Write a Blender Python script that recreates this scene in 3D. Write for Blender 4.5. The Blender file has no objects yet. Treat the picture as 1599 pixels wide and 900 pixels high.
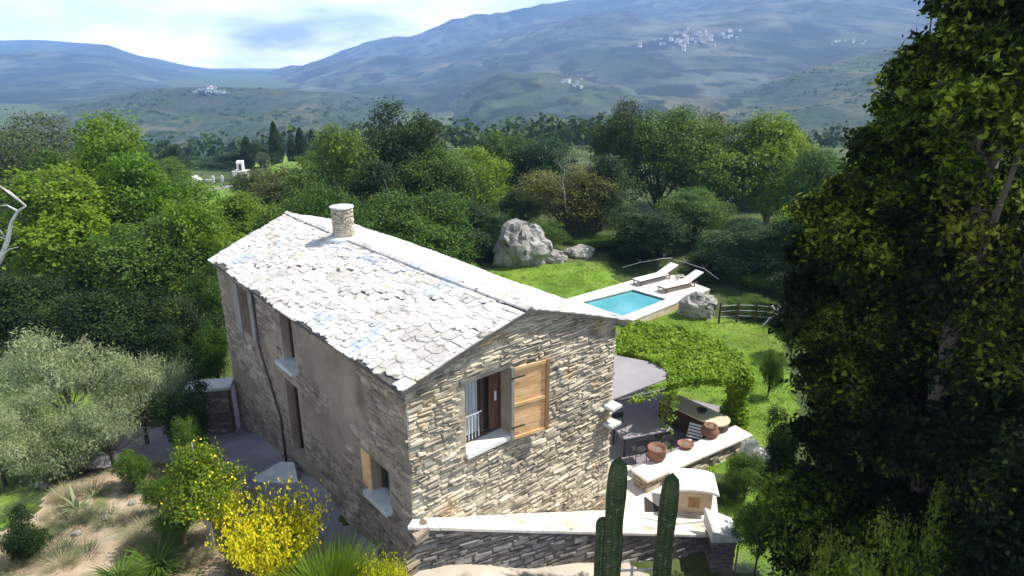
import bpy, math, random
import numpy as np
from mathutils import Vector, noise
random.seed(7)
R = math.radians
sc = bpy.context.scene
col = sc.collection
# ------------------------------------------------------------ camera
F_PX, PITCH = 1040.0, R(19)
cd = bpy.data.cameras.new('camera'); cam = bpy.data.objects.new('camera', cd); col.objects.link(cam)
cd.sensor_width = 36; cd.lens = 36*F_PX/1599; cd.clip_end = 60000; cd.clip_start = .1
cam.location = (0, 0, 0); cam.rotation_euler = (R(90)-PITCH, 0, 0); sc.camera = cam
# ------------------------------------------------------------ sky and sun
SUN_AZ, SUN_EL = R(78), R(55)          # azimuth clockwise from +Y (view direction)
w = bpy.data.worlds.new('World'); sc.world = w; w.use_nodes = True
nt = w.node_tree; N = nt.nodes; Lk = nt.links
for n in list(N): N.remove(n)
out = N.new('ShaderNodeOutputWorld'); bg = N.new('ShaderNodeBackground'); bg.inputs[1].default_value = .034
sky = N.new('ShaderNodeTexSky'); sky.sky_type = 'NISHITA'; sky.sun_disc = False
sky.sun_elevation = SUN_EL; sky.sun_rotation = SUN_AZ; sky.air_density = 1; sky.dust_density = 1.5
tc = N.new('ShaderNodeTexCoord'); mp = N.new('ShaderNodeMapping'); mp.inputs['Scale'].default_value = (1.6, 1.6, 5.5)
mp.inputs['Location'].default_value = (.35, .1, .2)
nz = N.new('ShaderNodeTexNoise'); nz.inputs['Scale'].default_value = 1.7; nz.inputs['Detail'].default_value = 8; nz.inputs['Roughness'].default_value = .55
rp = N.new('ShaderNodeValToRGB'); rp.color_ramp.elements[0].position = .34; rp.color_ramp.elements[1].position = .50; rp.color_ramp.elements[0].color = (.22, .22, .22, 1)
sx = N.new('ShaderNodeSeparateXYZ'); mr = N.new('ShaderNodeMapRange')
mr.inputs['From Min'].default_value = .16; mr.inputs['From Max'].default_value = .4; mr.inputs['To Min'].default_value = 1; mr.inputs['To Max'].default_value = .12
ml = N.new('ShaderNodeMath'); ml.operation = 'MULTIPLY'
mx = N.new('ShaderNodeMix'); mx.data_type = 'RGBA'
nz2 = N.new('ShaderNodeTexNoise'); nz2.inputs['Scale'].default_value = 4; nz2.inputs['Detail'].default_value = 6
rp2 = N.new('ShaderNodeValToRGB'); rp2.color_ramp.elements[0].color = (44, 47, 51, 1); rp2.color_ramp.elements[1].color = (70, 70, 70, 1)
rp2.color_ramp.elements[0].position = .35; rp2.color_ramp.elements[1].position = .6
Lk.new(tc.outputs['Generated'], mp.inputs[0]); Lk.new(mp.outputs[0], nz.inputs['Vector']); Lk.new(nz.outputs[0], rp.inputs[0])
Lk.new(mp.outputs[0], nz2.inputs['Vector']); Lk.new(nz2.outputs[0], rp2.inputs[0])
Lk.new(tc.outputs['Generated'], sx.inputs[0]); Lk.new(sx.outputs[2], mr.inputs[0])
Lk.new(rp.outputs[0], ml.inputs[0]); Lk.new(mr.outputs[0], ml.inputs[1])
Lk.new(ml.outputs[0], mx.inputs[0]); Lk.new(sky.outputs[0], mx.inputs[6]); Lk.new(rp2.outputs[0], mx.inputs[7])
Lk.new(mx.outputs[2], bg.inputs[0]); Lk.new(bg.outputs[0], out.inputs[0])
sd = bpy.data.lights.new('sun', 'SUN'); sd.energy = 5.0; sd.angle = R(.5); sd.color = (1, .94, .83)
so = bpy.data.objects.new('sun', sd); col.objects.link(so); so.location = (60, 0, 60)
sv = Vector((math.sin(SUN_AZ)*math.cos(SUN_EL), math.cos(SUN_AZ)*math.cos(SUN_EL), math.sin(SUN_EL)))
so.rotation_euler = sv.to_track_quat('Z', 'Y').to_euler()
sc.view_settings.view_transform = 'Standard'; sc.view_settings.look = 'None'
sc.view_settings.gamma = 1; sc.view_settings.exposure = .78
sc.cycles.max_bounces = 6; sc.cycles.volume_bounces = 1; sc.cycles.transparent_max_bounces = 6

# ------------------------------------------------------------ helpers
def ray(px, py):
    u = (px-799.5)/F_PX; v = (450-py)/F_PX
    return np.array([u, math.cos(PITCH)+v*math.sin(PITCH), -math.sin(PITCH)+v*math.cos(PITCH)])
def atz(px, py, z): r = ray(px, py); return r*z/r[2]
def aty(px, py, y): r = ray(px, py); return r*y/r[1]
def tag(o, label=None, cat=None, group=None, kind=None):
    if label: o['label'] = label
    if cat: o['category'] = cat
    if group: o['group'] = group
    if kind: o['kind'] = kind
    return o
def empty(name, loc=(0, 0, 0), rz=0):
    o = bpy.data.objects.new(name, None); col.objects.link(o); o.location = loc; o.rotation_euler = (0, 0, rz)
    o.empty_display_size = .1
    return o
def thing(name, label, cat, loc=(0, 0, 0), rz=0, group=None):
    return tag(empty(name, loc, rz), label, cat, group)
def mesh_np(name, V, Fc, mat, parent=None, smooth=False):
    me = bpy.data.meshes.new(name)
    V = np.asarray(V, dtype=np.float32); Fc = np.asarray(Fc, dtype=np.int32); k = Fc.shape[1]
    me.vertices.add(len(V)); me.vertices.foreach_set('co', V.ravel())
    me.loops.add(Fc.size); me.loops.foreach_set('vertex_index', Fc.ravel())
    me.polygons.add(len(Fc)); me.polygons.foreach_set('loop_start', np.arange(len(Fc), dtype=np.int32)*k)
    if smooth: me.polygons.foreach_set('use_smooth', np.ones(len(Fc), dtype=bool))
    me.update(calc_edges=True)
    if mat: me.materials.append(mat)
    o = bpy.data.objects.new(name, me); col.objects.link(o)
    if parent: o.parent = parent
    return o
class MB:
    def __init__(s): s.v = []; s.f = []
    def add(s, vs, fs):
        n = len(s.v); s.v += [tuple(map(float, v)) for v in vs]; s.f += [tuple(i+n for i in f) for f in fs]
    def box(s, c, d, rz=0, rx=0, j=0):
        a, b, h = d[0]/2, d[1]/2, d[2]/2; vs = []
        for z in (-h, h):
            for x, y in ((-a, -b), (a, -b), (a, b), (-a, b)):
                p = Vector((x+random.uniform(-j, j), y+random.uniform(-j, j), z+random.uniform(-j, j)))
                if rx: p = Vector((p.x, p.y*math.cos(rx)-p.z*math.sin(rx), p.y*math.sin(rx)+p.z*math.cos(rx)))
                vs.append((c[0]+p.x*math.cos(rz)-p.y*math.sin(rz), c[1]+p.x*math.sin(rz)+p.y*math.cos(rz), c[2]+p.z))
        s.add(vs, [(3, 2, 1, 0), (4, 5, 6, 7), (0, 1, 5, 4), (1, 2, 6, 5), (2, 3, 7, 6), (3, 0, 4, 7)])
    def prism(s, poly, z0, z1):
        n = len(poly); z0s = z0 if hasattr(z0, '__len__') else [z0]*n; z1s = z1 if hasattr(z1, '__len__') else [z1]*n
        a = sum(poly[i][0]*poly[(i+1) % n][1]-poly[(i+1) % n][0]*poly[i][1] for i in range(n))
        if a < 0: poly = poly[::-1]; z0s = list(z0s)[::-1]; z1s = list(z1s)[::-1]
        vs = [(p[0], p[1], z) for p, z in zip(poly, z0s)]+[(p[0], p[1], z) for p, z in zip(poly, z1s)]
        s.add(vs, [tuple(range(n))[::-1], tuple(range(n, 2*n))]+[(i, (i+1) % n, n+(i+1) % n, n+i) for i in range(n)])
    def tube(s, pts, rad, n=8, cap=True):
        pts = [Vector(p) for p in pts]; rad = rad if hasattr(rad, '__len__') else [rad]*len(pts); vs = []; fs = []
        for i, p in enumerate(pts):
            d = (pts[min(i+1, len(pts)-1)]-pts[max(i-1, 0)]).normalized()
            a = d.cross(Vector((0, 0, 1)) if abs(d.z) < .9 else Vector((1, 0, 0))).normalized(); b = d.cross(a)
            for k in range(n):
                t = 2*math.pi*k/n; vs.append(p+(a*math.cos(t)+b*math.sin(t))*rad[i])
        for i in range(len(pts)-1):
            for k in range(n):
                fs.append((i*n+k, i*n+(k+1) % n, (i+1)*n+(k+1) % n, (i+1)*n+k))
        if cap: fs += [tuple(range(n))[::-1], tuple(range((len(pts)-1)*n, len(pts)*n))]
        s.add(vs, fs)
    def lathe(s, prof, c=(0, 0, 0), n=20, wob=0):
        vs = []; fs = []
        for r, z in prof:
            for k in range(n):
                t = 2*math.pi*k/n; rr = r*(1+random.uniform(-wob, wob)); vs.append((c[0]+rr*math.cos(t), c[1]+rr*math.sin(t), c[2]+z))
        for i in range(len(prof)-1):
            for k in range(n): fs.append((i*n+k, i*n+(k+1) % n, (i+1)*n+(k+1) % n, (i+1)*n+k))
        fs += [tuple(range(n))[::-1], tuple(range((len(prof)-1)*n, len(prof)*n))]
        s.add(vs, fs)
    def rock(s, c, d, seed, n=14, rough=.28, flat=.4):
        vs = []; fs = []; o = Vector((seed*3.7, seed*1.3, 0))
        for i in range(n+1):
            ph = math.pi*i/n
            for k in range(2*n):
                th = math.pi*k/n; p = Vector((math.sin(ph)*math.cos(th), math.sin(ph)*math.sin(th), math.cos(ph)))
                q = 1+rough*noise.noise(p*1.5+o)*1.6+rough*.55*noise.noise(p*4+o)
                cell = noise.cell(p*2.3+o); q *= 1+.16*(cell-.5)*flat*2
                vs.append((c[0]+p.x*q*d[0], c[1]+p.y*q*d[1], c[2]+p.z*q*d[2]))
        for i in range(n):
            for k in range(2*n): fs.append((i*2*n+k, (i+1)*2*n+k, (i+1)*2*n+(k+1) % (2*n), i*2*n+(k+1) % (2*n)))
        s.add(vs, fs)
    def build(s, name, mat, parent=None, smooth=False, label=None, bevel=0):
        me = bpy.data.meshes.new(name); me.from_pydata(s.v, [], s.f); me.materials.append(mat); me.update()
        if smooth: me.polygons.foreach_set('use_smooth', [True]*len(me.polygons))
        o = bpy.data.objects.new(name, me); col.objects.link(o)
        if parent: o.parent = parent
        if label: o['label'] = label
        if bevel:
            m = o.modifiers.new('bevel', 'BEVEL'); m.width = bevel; m.segments = 2; m.limit_method = 'ANGLE'
        return o
# ------------------------------------------------------------ materials
def mat(name, cols, scale=3., rough=.8, bump=0., bscale=None, island=0., stops=None, coord='Object', stretch=(1, 1, 1), detail=8, objrand=0., spots=None, spec=.3, bdist=.03, metal=0):
    m = bpy.data.materials.new(name); m.use_nodes = True; n = m.node_tree.nodes; l = m.node_tree.links
    b = n['Principled BSDF']; b.inputs['Roughness'].default_value = rough; b.inputs['Specular IOR Level'].default_value = spec; b.inputs['Metallic'].default_value = metal
    t = n.new('ShaderNodeTexCoord'); mpn = n.new('ShaderNodeMapping'); mpn.inputs['Scale'].default_value = stretch
    l.new(t.outputs[coord], mpn.inputs[0])
    nzn = n.new('ShaderNodeTexNoise'); nzn.inputs['Scale'].default_value = scale; nzn.inputs['Detail'].default_value = detail; nzn.inputs['Roughness'].default_value = .6
    l.new(mpn.outputs[0], nzn.inputs['Vector'])
    r = n.new('ShaderNodeValToRGB'); k = len(cols)
    while len(r.color_ramp.elements) < k: r.color_ramp.elements.new(.5)
    for i, c in enumerate(cols):
        r.color_ramp.elements[i].position = stops[i] if stops else .3+.4*i/max(1, k-1); r.color_ramp.elements[i].color = (*c, 1)
    l.new(nzn.outputs[0], r.inputs[0]); cur = r.outputs[0]
    if spots:       # (colour, scale, lo, hi)
        for (sc_, ss, lo, hi) in spots:
            q = n.new('ShaderNodeTexNoise'); q.inputs['Scale'].default_value = ss; q.inputs['Detail'].default_value = 5; l.new(mpn.outputs[0], q.inputs['Vector'])
            mrn = n.new('ShaderNodeMapRange'); mrn.inputs['From Min'].default_value = lo; mrn.inputs['From Max'].default_value = hi; l.new(q.outputs[0], mrn.inputs[0])
            mm = n.new('ShaderNodeMix'); mm.data_type = 'RGBA'; l.new(mrn.outputs[0], mm.inputs[0]); l.new(cur, mm.inputs[6]); mm.inputs[7].default_value = (*sc_, 1); cur = mm.outputs[2]
    if island or objrand:
        if island: g = n.new('ShaderNodeNewGeometry'); src = g.outputs['Random Per Island']
        else: g = n.new('ShaderNodeObjectInfo'); src = g.outputs['Random']
        a = island or objrand
        mrn = n.new('ShaderNodeMapRange'); mrn.inputs['To Min'].default_value = 1-a; mrn.inputs['To Max'].default_value = 1+a; l.new(src, mrn.inputs[0])
        h = n.new('ShaderNodeHueSaturation'); l.new(mrn.outputs[0], h.inputs['Value']); l.new(cur, h.inputs['Color']); cur = h.outputs[0]
    l.new(cur, b.inputs['Base Color'])
    if bump:
        bn = n.new('ShaderNodeBump'); bn.inputs['Strength'].default_value = bump; bn.inputs['Distance'].default_value = bdist
        q = n.new('ShaderNodeTexNoise'); q.inputs['Scale'].default_value = bscale or scale*4; q.inputs['Detail'].default_value = 8; q.inputs['Roughness'].default_value = .65
        l.new(mpn.outputs[0], q.inputs['Vector']); l.new(q.outputs[0], bn.inputs['Height']); l.new(bn.outputs[0], b.inputs['Normal'])
    return m
def leafmat(name, cols, trans=.3, nscale=.6, rough=.55, namp=.9, spec=.2):
    m = bpy.data.materials.new(name); m.use_nodes = True; n = m.node_tree.nodes; l = m.node_tree.links
    b = n['Principled BSDF']; b.inputs['Roughness'].default_value = rough; b.inputs['Specular IOR Level'].default_value = spec
    g = n.new('ShaderNodeNewGeometry'); t = n.new('ShaderNodeTexCoord'); oi = n.new('ShaderNodeObjectInfo')
    q = n.new('ShaderNodeTexNoise'); q.inputs['Scale'].default_value = nscale; q.inputs['Detail'].default_value = 3
    l.new(t.outputs['Object'], q.inputs['Vector'])
    a = n.new('ShaderNodeMath'); a.operation = 'MULTIPLY_ADD'; a.inputs[1].default_value = .45; l.new(g.outputs['Random Per Island'], a.inputs[0]); 
    a2 = n.new('ShaderNodeMath'); a2.operation = 'MULTIPLY_ADD'; a2.inputs[1].default_value = namp; a2.inputs[2].default_value = .28-namp/2; l.new(q.outputs[0], a2.inputs[0]); l.new(a2.outputs[0], a.inputs[2])
    r = n.new('ShaderNodeValToRGB'); k = len(cols)
    while len(r.color_ramp.elements) < k: r.color_ramp.elements.new(.5)
    for i, c in enumerate(cols): r.color_ramp.elements[i].position = .1+.8*i/max(1, k-1); r.color_ramp.elements[i].color = (*c, 1)
    l.new(a.outputs[0], r.inputs[0])
    h = n.new('ShaderNodeHueSaturation'); l.new(r.outputs[0], h.inputs['Color'])
    mr1 = n.new('ShaderNodeMapRange'); mr1.inputs['To Min'].default_value = .8; mr1.inputs['To Max'].default_value = 1.2; l.new(oi.outputs['Random'], mr1.inputs[0]); l.new(mr1.outputs[0], h.inputs['Value'])
    mr2 = n.new('ShaderNodeMapRange'); mr2.inputs['To Min'].default_value = .515; mr2.inputs['To Max'].default_value = .485; l.new(oi.outputs['Random'], mr2.inputs[0]); l.new(mr2.outputs[0], h.inputs['Hue'])
    l.new(h.outputs[0], b.inputs['Base Color'])
    tr = n.new('ShaderNodeBsdfTranslucent'); hs = n.new('ShaderNodeHueSaturation'); hs.inputs['Value'].default_value = 1.6; hs.inputs['Hue'].default_value = .485; l.new(h.outputs[0], hs.inputs['Color']); l.new(hs.outputs[0], tr.inputs[0])
    ms = n.new('ShaderNodeMixShader'); ms.inputs[0].default_value = trans; l.new(b.outputs[0], ms.inputs[1]); l.new(tr.outputs[0], ms.inputs[2])
    l.new(ms.outputs[0], n['Material Output'].inputs[0])
    return m
M = {}
M['stone'] = mat('schist_stone', [(.25, .215, .165), (.47, .415, .32), (.62, .56, .44)], 1.6, .9, .7, 14, island=.35, spots=[((.5, .36, .2), 1.1, .56, .72), ((.16, .16, .15), 2.3, .6, .75)])
M['mortar'] = mat('dark_joint', [(.13, .11, .08), (.22, .185, .14)], 5, .95, .5)
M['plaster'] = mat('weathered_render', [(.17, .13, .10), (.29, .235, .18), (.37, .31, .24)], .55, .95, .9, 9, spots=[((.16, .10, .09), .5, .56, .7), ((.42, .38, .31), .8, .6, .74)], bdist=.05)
M['roofslab'] = mat('limewashed_slab', [(.40, .385, .355), (.56, .545, .51), (.66, .645, .60)], 1.4, .85, .6, 9, island=.18, spots=[((.42, .47, .55), .7, .54, .66), ((.24, .22, .18), 5, .58, .68), ((.72, .64, .42), 1.3, .64, .74), ((.3, .3, .3), 3.2, .66, .76)])
M['roofunder'] = mat('roof_underlay', [(.07, .065, .06), (.12, .11, .1)], 4, .95)
M['darkstone'] = mat('dark_schist', [(.09, .085, .08), (.19, .18, .165), (.30, .28, .25)], 1.8, .9, .8, 12, island=.4, spots=[((.33, .34, .33), 1.6, .6, .72)])
M['white'] = mat('pale_lime_paving', [(.56, .51, .44), (.70, .66, .59), (.78, .75, .70)], .9, .85, .35, 10, spots=[((.44, .37, .29), .9, .54, .72), ((.30, .28, .25), 3.5, .62, .74)])
M['whitewash'] = mat('whitewash', [(.7, .69, .67), (.8, .8, .78)], 2, .8, .2, 9)
M['paleslab'] = mat('pale_slab', [(.42, .43, .42), (.6, .61, .6)], 2.5, .8, .3, 10)
M['wood'] = mat('orange_wood', [(.58, .31, .13), (.72, .45, .22), (.78, .54, .32)], 3, .6, .35, 12, stretch=(1, 1, 5), island=.12)
M['woodframe'] = mat('shutter_frame_wood', [(.22, .11, .05), (.40, .22, .10)], 3, .65, .3, 12, stretch=(4, 4, 1))
M['darkwood'] = mat('dark_wood', [(.045, .028, .018), (.10, .06, .04)], 3, .6, .3, 10, stretch=(1, 1, 4))
M['reddoor'] = mat('brown_door', [(.08, .035, .025), (.15, .07, .045)], 2, .6, .3, 9, stretch=(4, 4, 1))
M['greywood'] = mat('grey_wood', [(.2, .19, .17), (.34, .32, .29)], 3, .8, .3, 10, stretch=(4, 4, 1))
M['metal'] = mat('dark_metal', [(.03, .03, .032), (.05, .05, .052)], 5, .45, 0, spec=.5)
M['palemetal'] = mat('pale_metal', [(.6, .62, .66), (.72, .74, .78)], 5, .5, 0, spec=.5)
M['curtain'] = mat('curtain', [(.45, .48, .52), (.6, .63, .66)], 1, .9, .3, 3, stretch=(8, 8, .3))
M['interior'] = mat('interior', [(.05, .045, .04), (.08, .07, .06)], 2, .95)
M['cloth'] = mat('white_cloth', [(.76, .76, .75), (.82, .82, .81)], 3, .85, .1)
M['cream'] = mat('cream_top', [(.46, .42, .28), (.58, .53, .38)], 2, .8, .1)
M['canopy'] = mat('grey_canopy', [(.24, .23, .25), (.31, .30, .32)], 1, .85, .15, 4)
M['terracotta'] = mat('terracotta', [(.16, .07, .05), (.30, .15, .10)], 4, .8, .4, 14)
M['cactus'] = mat('cactus_skin', [(.014, .032, .010), (.035, .06, .016), (.08, .10, .035)], 4, .6, .6, 22, spots=[((.13, .11, .06), 2.2, .58, .7), ((.16, .17, .10), 9, .6, .68)])
M['spines'] = mat('cactus_spines', [(.45, .42, .32), (.6, .56, .45)], 5, .8)
M['rock'] = mat('grey_rock', [(.15, .145, .13), (.33, .32, .295), (.48, .465, .43)], .8, .95, 1, 2.5, spots=[((.08, .08, .075), 1.4, .58, .64)], bdist=.15)
M['bark'] = mat('bark', [(.05, .04, .03), (.13, .11, .085)], 3, .95, .8, 9, stretch=(1, 1, .3))
M['palebark'] = mat('bleached_bark', [(.45, .43, .40), (.68, .66, .62)], 3, .9, .3)
M['soil'] = None
M['poolwater'] = mat('pool_water', [(.05, .25, .32), (.12, .42, .48)], .35, .05, .35, 2.2, spec=.6, bdist=.02)
M['tile'] = mat('pool_tile', [(.05, .24, .34), (.08, .32, .42)], 1, .5)
M['bluecloth'] = mat('blue_plastic', [(.02, .05, .25), (.03, .08, .35)], 1, .6)
M['ovenface'] = mat('ochre_plaster', [(.42, .30, .18), (.6, .47, .31)], 1.5, .9, .4, 8)
L = {}
L['bright'] = leafmat('bright_leaf', [(.030, .080, .008), (.085, .175, .010), (.18, .28, .02)], .38, namp=1.3)
L['mid'] = leafmat('mid_green_leaf', [(.028, .065, .010), (.06, .13, .014), (.13, .21, .024)], .32, namp=1.3)
L['dark'] = leafmat('dark_leaf', [(.007, .020, .005), (.018, .046, .007), (.055, .10, .012)], .28, namp=1.3)
L['olive'] = leafmat('olive_leaf', [(.045, .06, .028), (.085, .11, .05), (.15, .18, .09)], .25)
L['yolive'] = leafmat('yellow_olive_leaf', [(.045, .06, .014), (.09, .11, .022), (.14, .16, .04)], .3)
L['blueish'] = leafmat('blue_green_leaf', [(.012, .036, .014), (.028, .07, .022), (.065, .13, .036)], .25)
L['near'] = leafmat('shade_and_sun_leaf', [(.004, .009, .003), (.008, .016, .004), (.010, .020, .004), (.034, .062, .007), (.21, .30, .025)], .4, .42, .6, 2.4, .06)  # near-black and lime tones paint shade and sunlit sprays into the leaves
L['neardeep'] = leafmat('painted_shade_leaf', [(.004, .008, .003), (.007, .013, .004), (.012, .020, .006), (.02, .035, .008), (.18, .22, .02)], .35, .5, .6, 2.0, .05)  # near-black leaf colour carries the deep shade of the right-hand mass
L['lime'] = leafmat('lime_leaf', [(.09, .14, .015), (.17, .24, .02), (.26, .32, .04)], .4)
L['silver'] = leafmat('silver_leaf', [(.14, .18, .075), (.23, .29, .14), (.38, .43, .26)], .3)
L['broom'] = leafmat('broom_flower', [(.42, .42, .01), (.68, .64, .01), (.82, .78, .05)], .3)
L['stem'] = leafmat('green_stem', [(.05, .09, .015), (.10, .16, .03), (.16, .22, .05)], .3)
L['whitefl'] = leafmat('white_flower', [(.65, .66, .62), (.78, .78, .76), (.8, .8, .8)], .2)
L['vine'] = leafmat('vine_leaf', [(.07, .15, .012), (.15, .28, .02), (.28, .38, .05)], .35, 1.2)
L['dry'] = leafmat('dry_grass', [(.18, .16, .08), (.34, .30, .17), (.45, .42, .28)], .3)

# ------------------------------------------------------------ ground
CP = np.array([(-2.2, 12.3, -11.1), (-5, 15.5, -11.7), (-7.5, 18.8, -12.25), (-10.7, 22.8, -13.1), (-14, 27, -13.4),
 (-1.2, 11.2, -11.3), (1, 11.2, -11.8), (1.6, 12.9, -12.25), (3.4, 13.3, -12.9), (5.5, 13, -14.6), (8, 13, -14.6), (7.5, 15.5, -14.3), (0, 6, -11.3), (-6, 10, -10.9), (-9, 10, -10.6), (-8, 14, -11.4),
 (-12, 16, -12), (-14, 20, -12.6), (-20, 22, -12.5), (-3.5, 10.5, -10.9), (3, 18, -13.06), (4.5, 20, -13.06), (3.5, 24, -13.06), (7, 20, -13.06), (5.3, 17.3, -13.06), (9, 22, -13.1), (12, 24, -13.2),
 (10, 28, -13), (8, 31, -12.9), (13, 30, -13), (6, 36, -12.9), (9, 38, -12.9), (4, 40, -12.5), (3, 46, -12.2), (8, 50, -12), (0, 30, -12.9), (-5, 35, -13),
 (15, 18, -13.6), (12, 15, -14.3), (-20, 40, -14), (-30, 60, -16), (-15, 60, -15), (0, 70, -15), (20, 60, -14), (40, 60, -16), (-54, 122, -22.2), (-46, 120, -22), (-62, 120, -22.3),
 (-36, 112, -19), (-40, 118, -17.2), (-32, 122, -16.5), (-46, 122, -19.5), (-30, 105, -17.0), (-25, 80, -16.5), (-45, 90, -20), (-38, 100, -20), (-56, 100, -22), (0, 0, -12), (12, 5, -14), (-15, 8, -10.5), (40, 30, -15), (-50, 40, -14), (0, 140, -22), (60, 120, -25), (-130, 120, -26), (-60, 160, -26), (-30, 150, -22)])
def h_np(x, y):
    x = np.asarray(x, float)[..., None]; y = np.asarray(y, float)[..., None]
    d2 = (x-CP[:, 0])**2+(y-CP[:, 1])**2
    ww = 1/(d2+1.5)**1.8
    z = (ww*CP[:, 2]).sum(-1)/ww.sum(-1)
    y1 = y[..., 0]; x1 = x[..., 0]
    r = np.sqrt(x1**2+y1**2); t = np.clip((r-150)/350, 0, 1); t = t*t*(3-2*t)
    return z*(1-t)+(-75)*t
def h(x, y): return float(h_np(x, y))
def inpoly(X, Y, poly):
    ins = np.zeros(X.shape, bool); n = len(poly)
    for i in range(n):
        x1, y1 = poly[i]; x2, y2 = poly[(i+1) % n]
        c = ((y1 > Y) != (y2 > Y)) & (X < (x2-x1)*(Y-y1)/((y2-y1) if y2 != y1 else 1e-9)+x1); ins ^= c
    return ins
def g(px, py):      # ground point under a pixel
    z = -12.
    for _ in range(12): P = atz(px, py, z); z = h(P[0], P[1])
    return P
def P2(l): return [tuple(g(a, b)[:2]) for a, b in l]
M['earth'] = mat('sandy_earth', [(.22, .16, .10), (.40, .31, .21), (.50, .41, .30)], .7, .95, .8, 7, spots=[((.14, .16, .06), .9, .5, .62), ((.12, .09, .06), .5, .62, .72)], bdist=.08)
M['lawn'] = mat('lawn_grass', [(.09, .16, .018), (.14, .25, .025), (.21, .32, .045)], .45, .9, .9, 22, spots=[((.20, .24, .06), .25, .55, .7), ((.05, .10, .015), 1.7, .55, .68)], bdist=.08)
M['pathm'] = mat('grey_violet_gravel', [(.20, .18, .215), (.28, .26, .29)], .6, .9, .4, 30, spots=[((.36, .34, .34), .4, .55, .7)])
M['rough'] = mat('rough_grass', [(.025, .045, .012), (.055, .085, .02), (.11, .13, .04)], .3, .95, .9, 5, spots=[((.14, .14, .07), .35, .6, .72)], bdist=.15)
M['forest'] = mat('forest_floor', [(.03, .04, .015), (.07, .07, .03)], .6, .95, .8, 4)
wn = np.array([(-1.9, 12.9), (-10.4, 22.2)])
path_poly = [(-2.5, 12.2), (-1.6, 12.0), (.2, 11.8), (2.2, 11.9), (2.5, 10.9), (-1., 10.6), (-2.6, 11.9), (-4.7, 13.6), (-7.4, 16.3), (-10.5, 18.2), (-13.8, 18.5), (-14.6, 20.5), (-11.5, 22.2), (-12.5, 25.5), (-9.5, 26), (-9.8, 22), (-6.5, 18.2)]
lawn_poly = P2([(700, 402), (770, 421), (815, 418), (865, 412), (950, 409), (962, 440), (1065, 480), (1115, 496), (1218, 511), (1228, 560), (1240, 610), (1248, 668), (1200, 700), (1120, 740), (1070, 760)])+[(4.5, 18.5), (2.5, 26), (-3, 30), (-4, 38)]
lawn_poly2 = [(-30, 16), (-13.5, 13.5), (-14.2, 18.2), (-17, 25), (-32, 26)]
lawn_poly3 = [(5.9, 15.9), (8.8, 15.2), (9.5, 17.5), (9, 19.5), (7.2, 18.3), (6.0, 17.2)]
cem_grass = P2([(330, 298), (415, 292), (400, 330), (330, 335), (300, 320)])
cem_road = P2([(330, 285), (372, 284), (392, 291), (330, 299)])
mound = P2([(365, 300), (420, 262), (470, 250), (520, 262), (540, 300), (400, 330)])
earth_poly = [(-14, 5), (-3.0, 5), (-3.2, 10.5), (-2.6, 11.9), (-4.7, 13.6), (-7.4, 16.3), (-10.5, 18.2), (-13.5, 18), (-13.5, 13.5)]
foot_poly = [(-2.6, 12.6), (-1, 13.4), (3.2, 15.2), (3.9, 13.9), (2.6, 12.2), (-1, 10.6), (-2.8, 11.3)]
M['strip'] = mat('beige_paving', [(.36, .31, .25), (.50, .45, .38)], .8, .9, .3, 12, spots=[((.25, .2, .16), 1.2, .6, .7)])
def build_ground():
    regions = {}
    def patch(x0, x1, y0, y1, st, hole=None, sink=0.):
        nx = int(round((x1-x0)/st)); ny = int(round((y1-y0)/st))
        X, Y = np.meshgrid(np.linspace(x0, x1, nx+1), np.linspace(y0, y1, ny+1)); Z = h_np(X, Y)-sink*(np.hypot(X, Y) < 500)
        idx = np.arange((nx+1)*(ny+1)).reshape(ny+1, nx+1)
        Fq = np.stack([idx[:-1, :-1], idx[:-1, 1:], idx[1:, 1:], idx[1:, :-1]], -1).reshape(-1, 4)
        V = np.stack([X, Y, Z], -1).reshape(-1, 3); C = V[Fq].mean(1)
        if hole: k = ~((C[:, 0] > hole[0]) & (C[:, 0] < hole[1]) & (C[:, 1] > hole[2]) & (C[:, 1] < hole[3])); Fq = Fq[k]; C = C[k]
        jx = C[:, 0]+.15*np.sin(C[:, 1]*3.1)+.1*np.sin(C[:, 1]*7.3+C[:, 0]*4); jy = C[:, 1]+.15*np.sin(C[:, 0]*3.7)+.1*np.sin(C[:, 0]*8.1)
        lab = np.zeros(len(C), int)
        for i, pl in ((1, earth_poly), (2, lawn_poly), (2, lawn_poly2), (2, lawn_poly3), (4, cem_grass), (4, mound), (5, cem_road), (3, path_poly), (6, foot_poly)):
            lab[inpoly(jx, jy, pl)] = i
        for i in range(7):
            f = Fq[lab == i]
            if len(f): regions.setdefault(i, []).append((V, f))
    patch(-32, 16, 0, 52, .16)
    patch(-160, 128, -20, 172, 2., hole=(-32, 16, 0, 52))
    patch(-6900, 6900, -1900, 5700, 100., hole=(-100, 100, 0, 100), sink=1.5)
    nm = {0: ('ground', 'rough'), 1: ('bare_earth', 'earth'), 2: ('lawn', 'lawn'), 3: ('path', 'pathm'), 4: ('meadow', 'lawn'), 5: ('cemetery_road', 'pathm'), 6: ('paved_strip', 'strip')}
    for i, lst in regions.items():
        VV = []; FF = []; off = 0
        for V, f in lst:
            u, inv = np.unique(f, return_inverse=True); VV.append(V[u]); FF.append(inv.reshape(-1, 4)+off); off += len(u)
        o = mesh_np(nm[i][0], np.concatenate(VV), np.concatenate(FF), M[nm[i][1]], smooth=True); tag(o, kind='structure')
build_ground()

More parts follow.
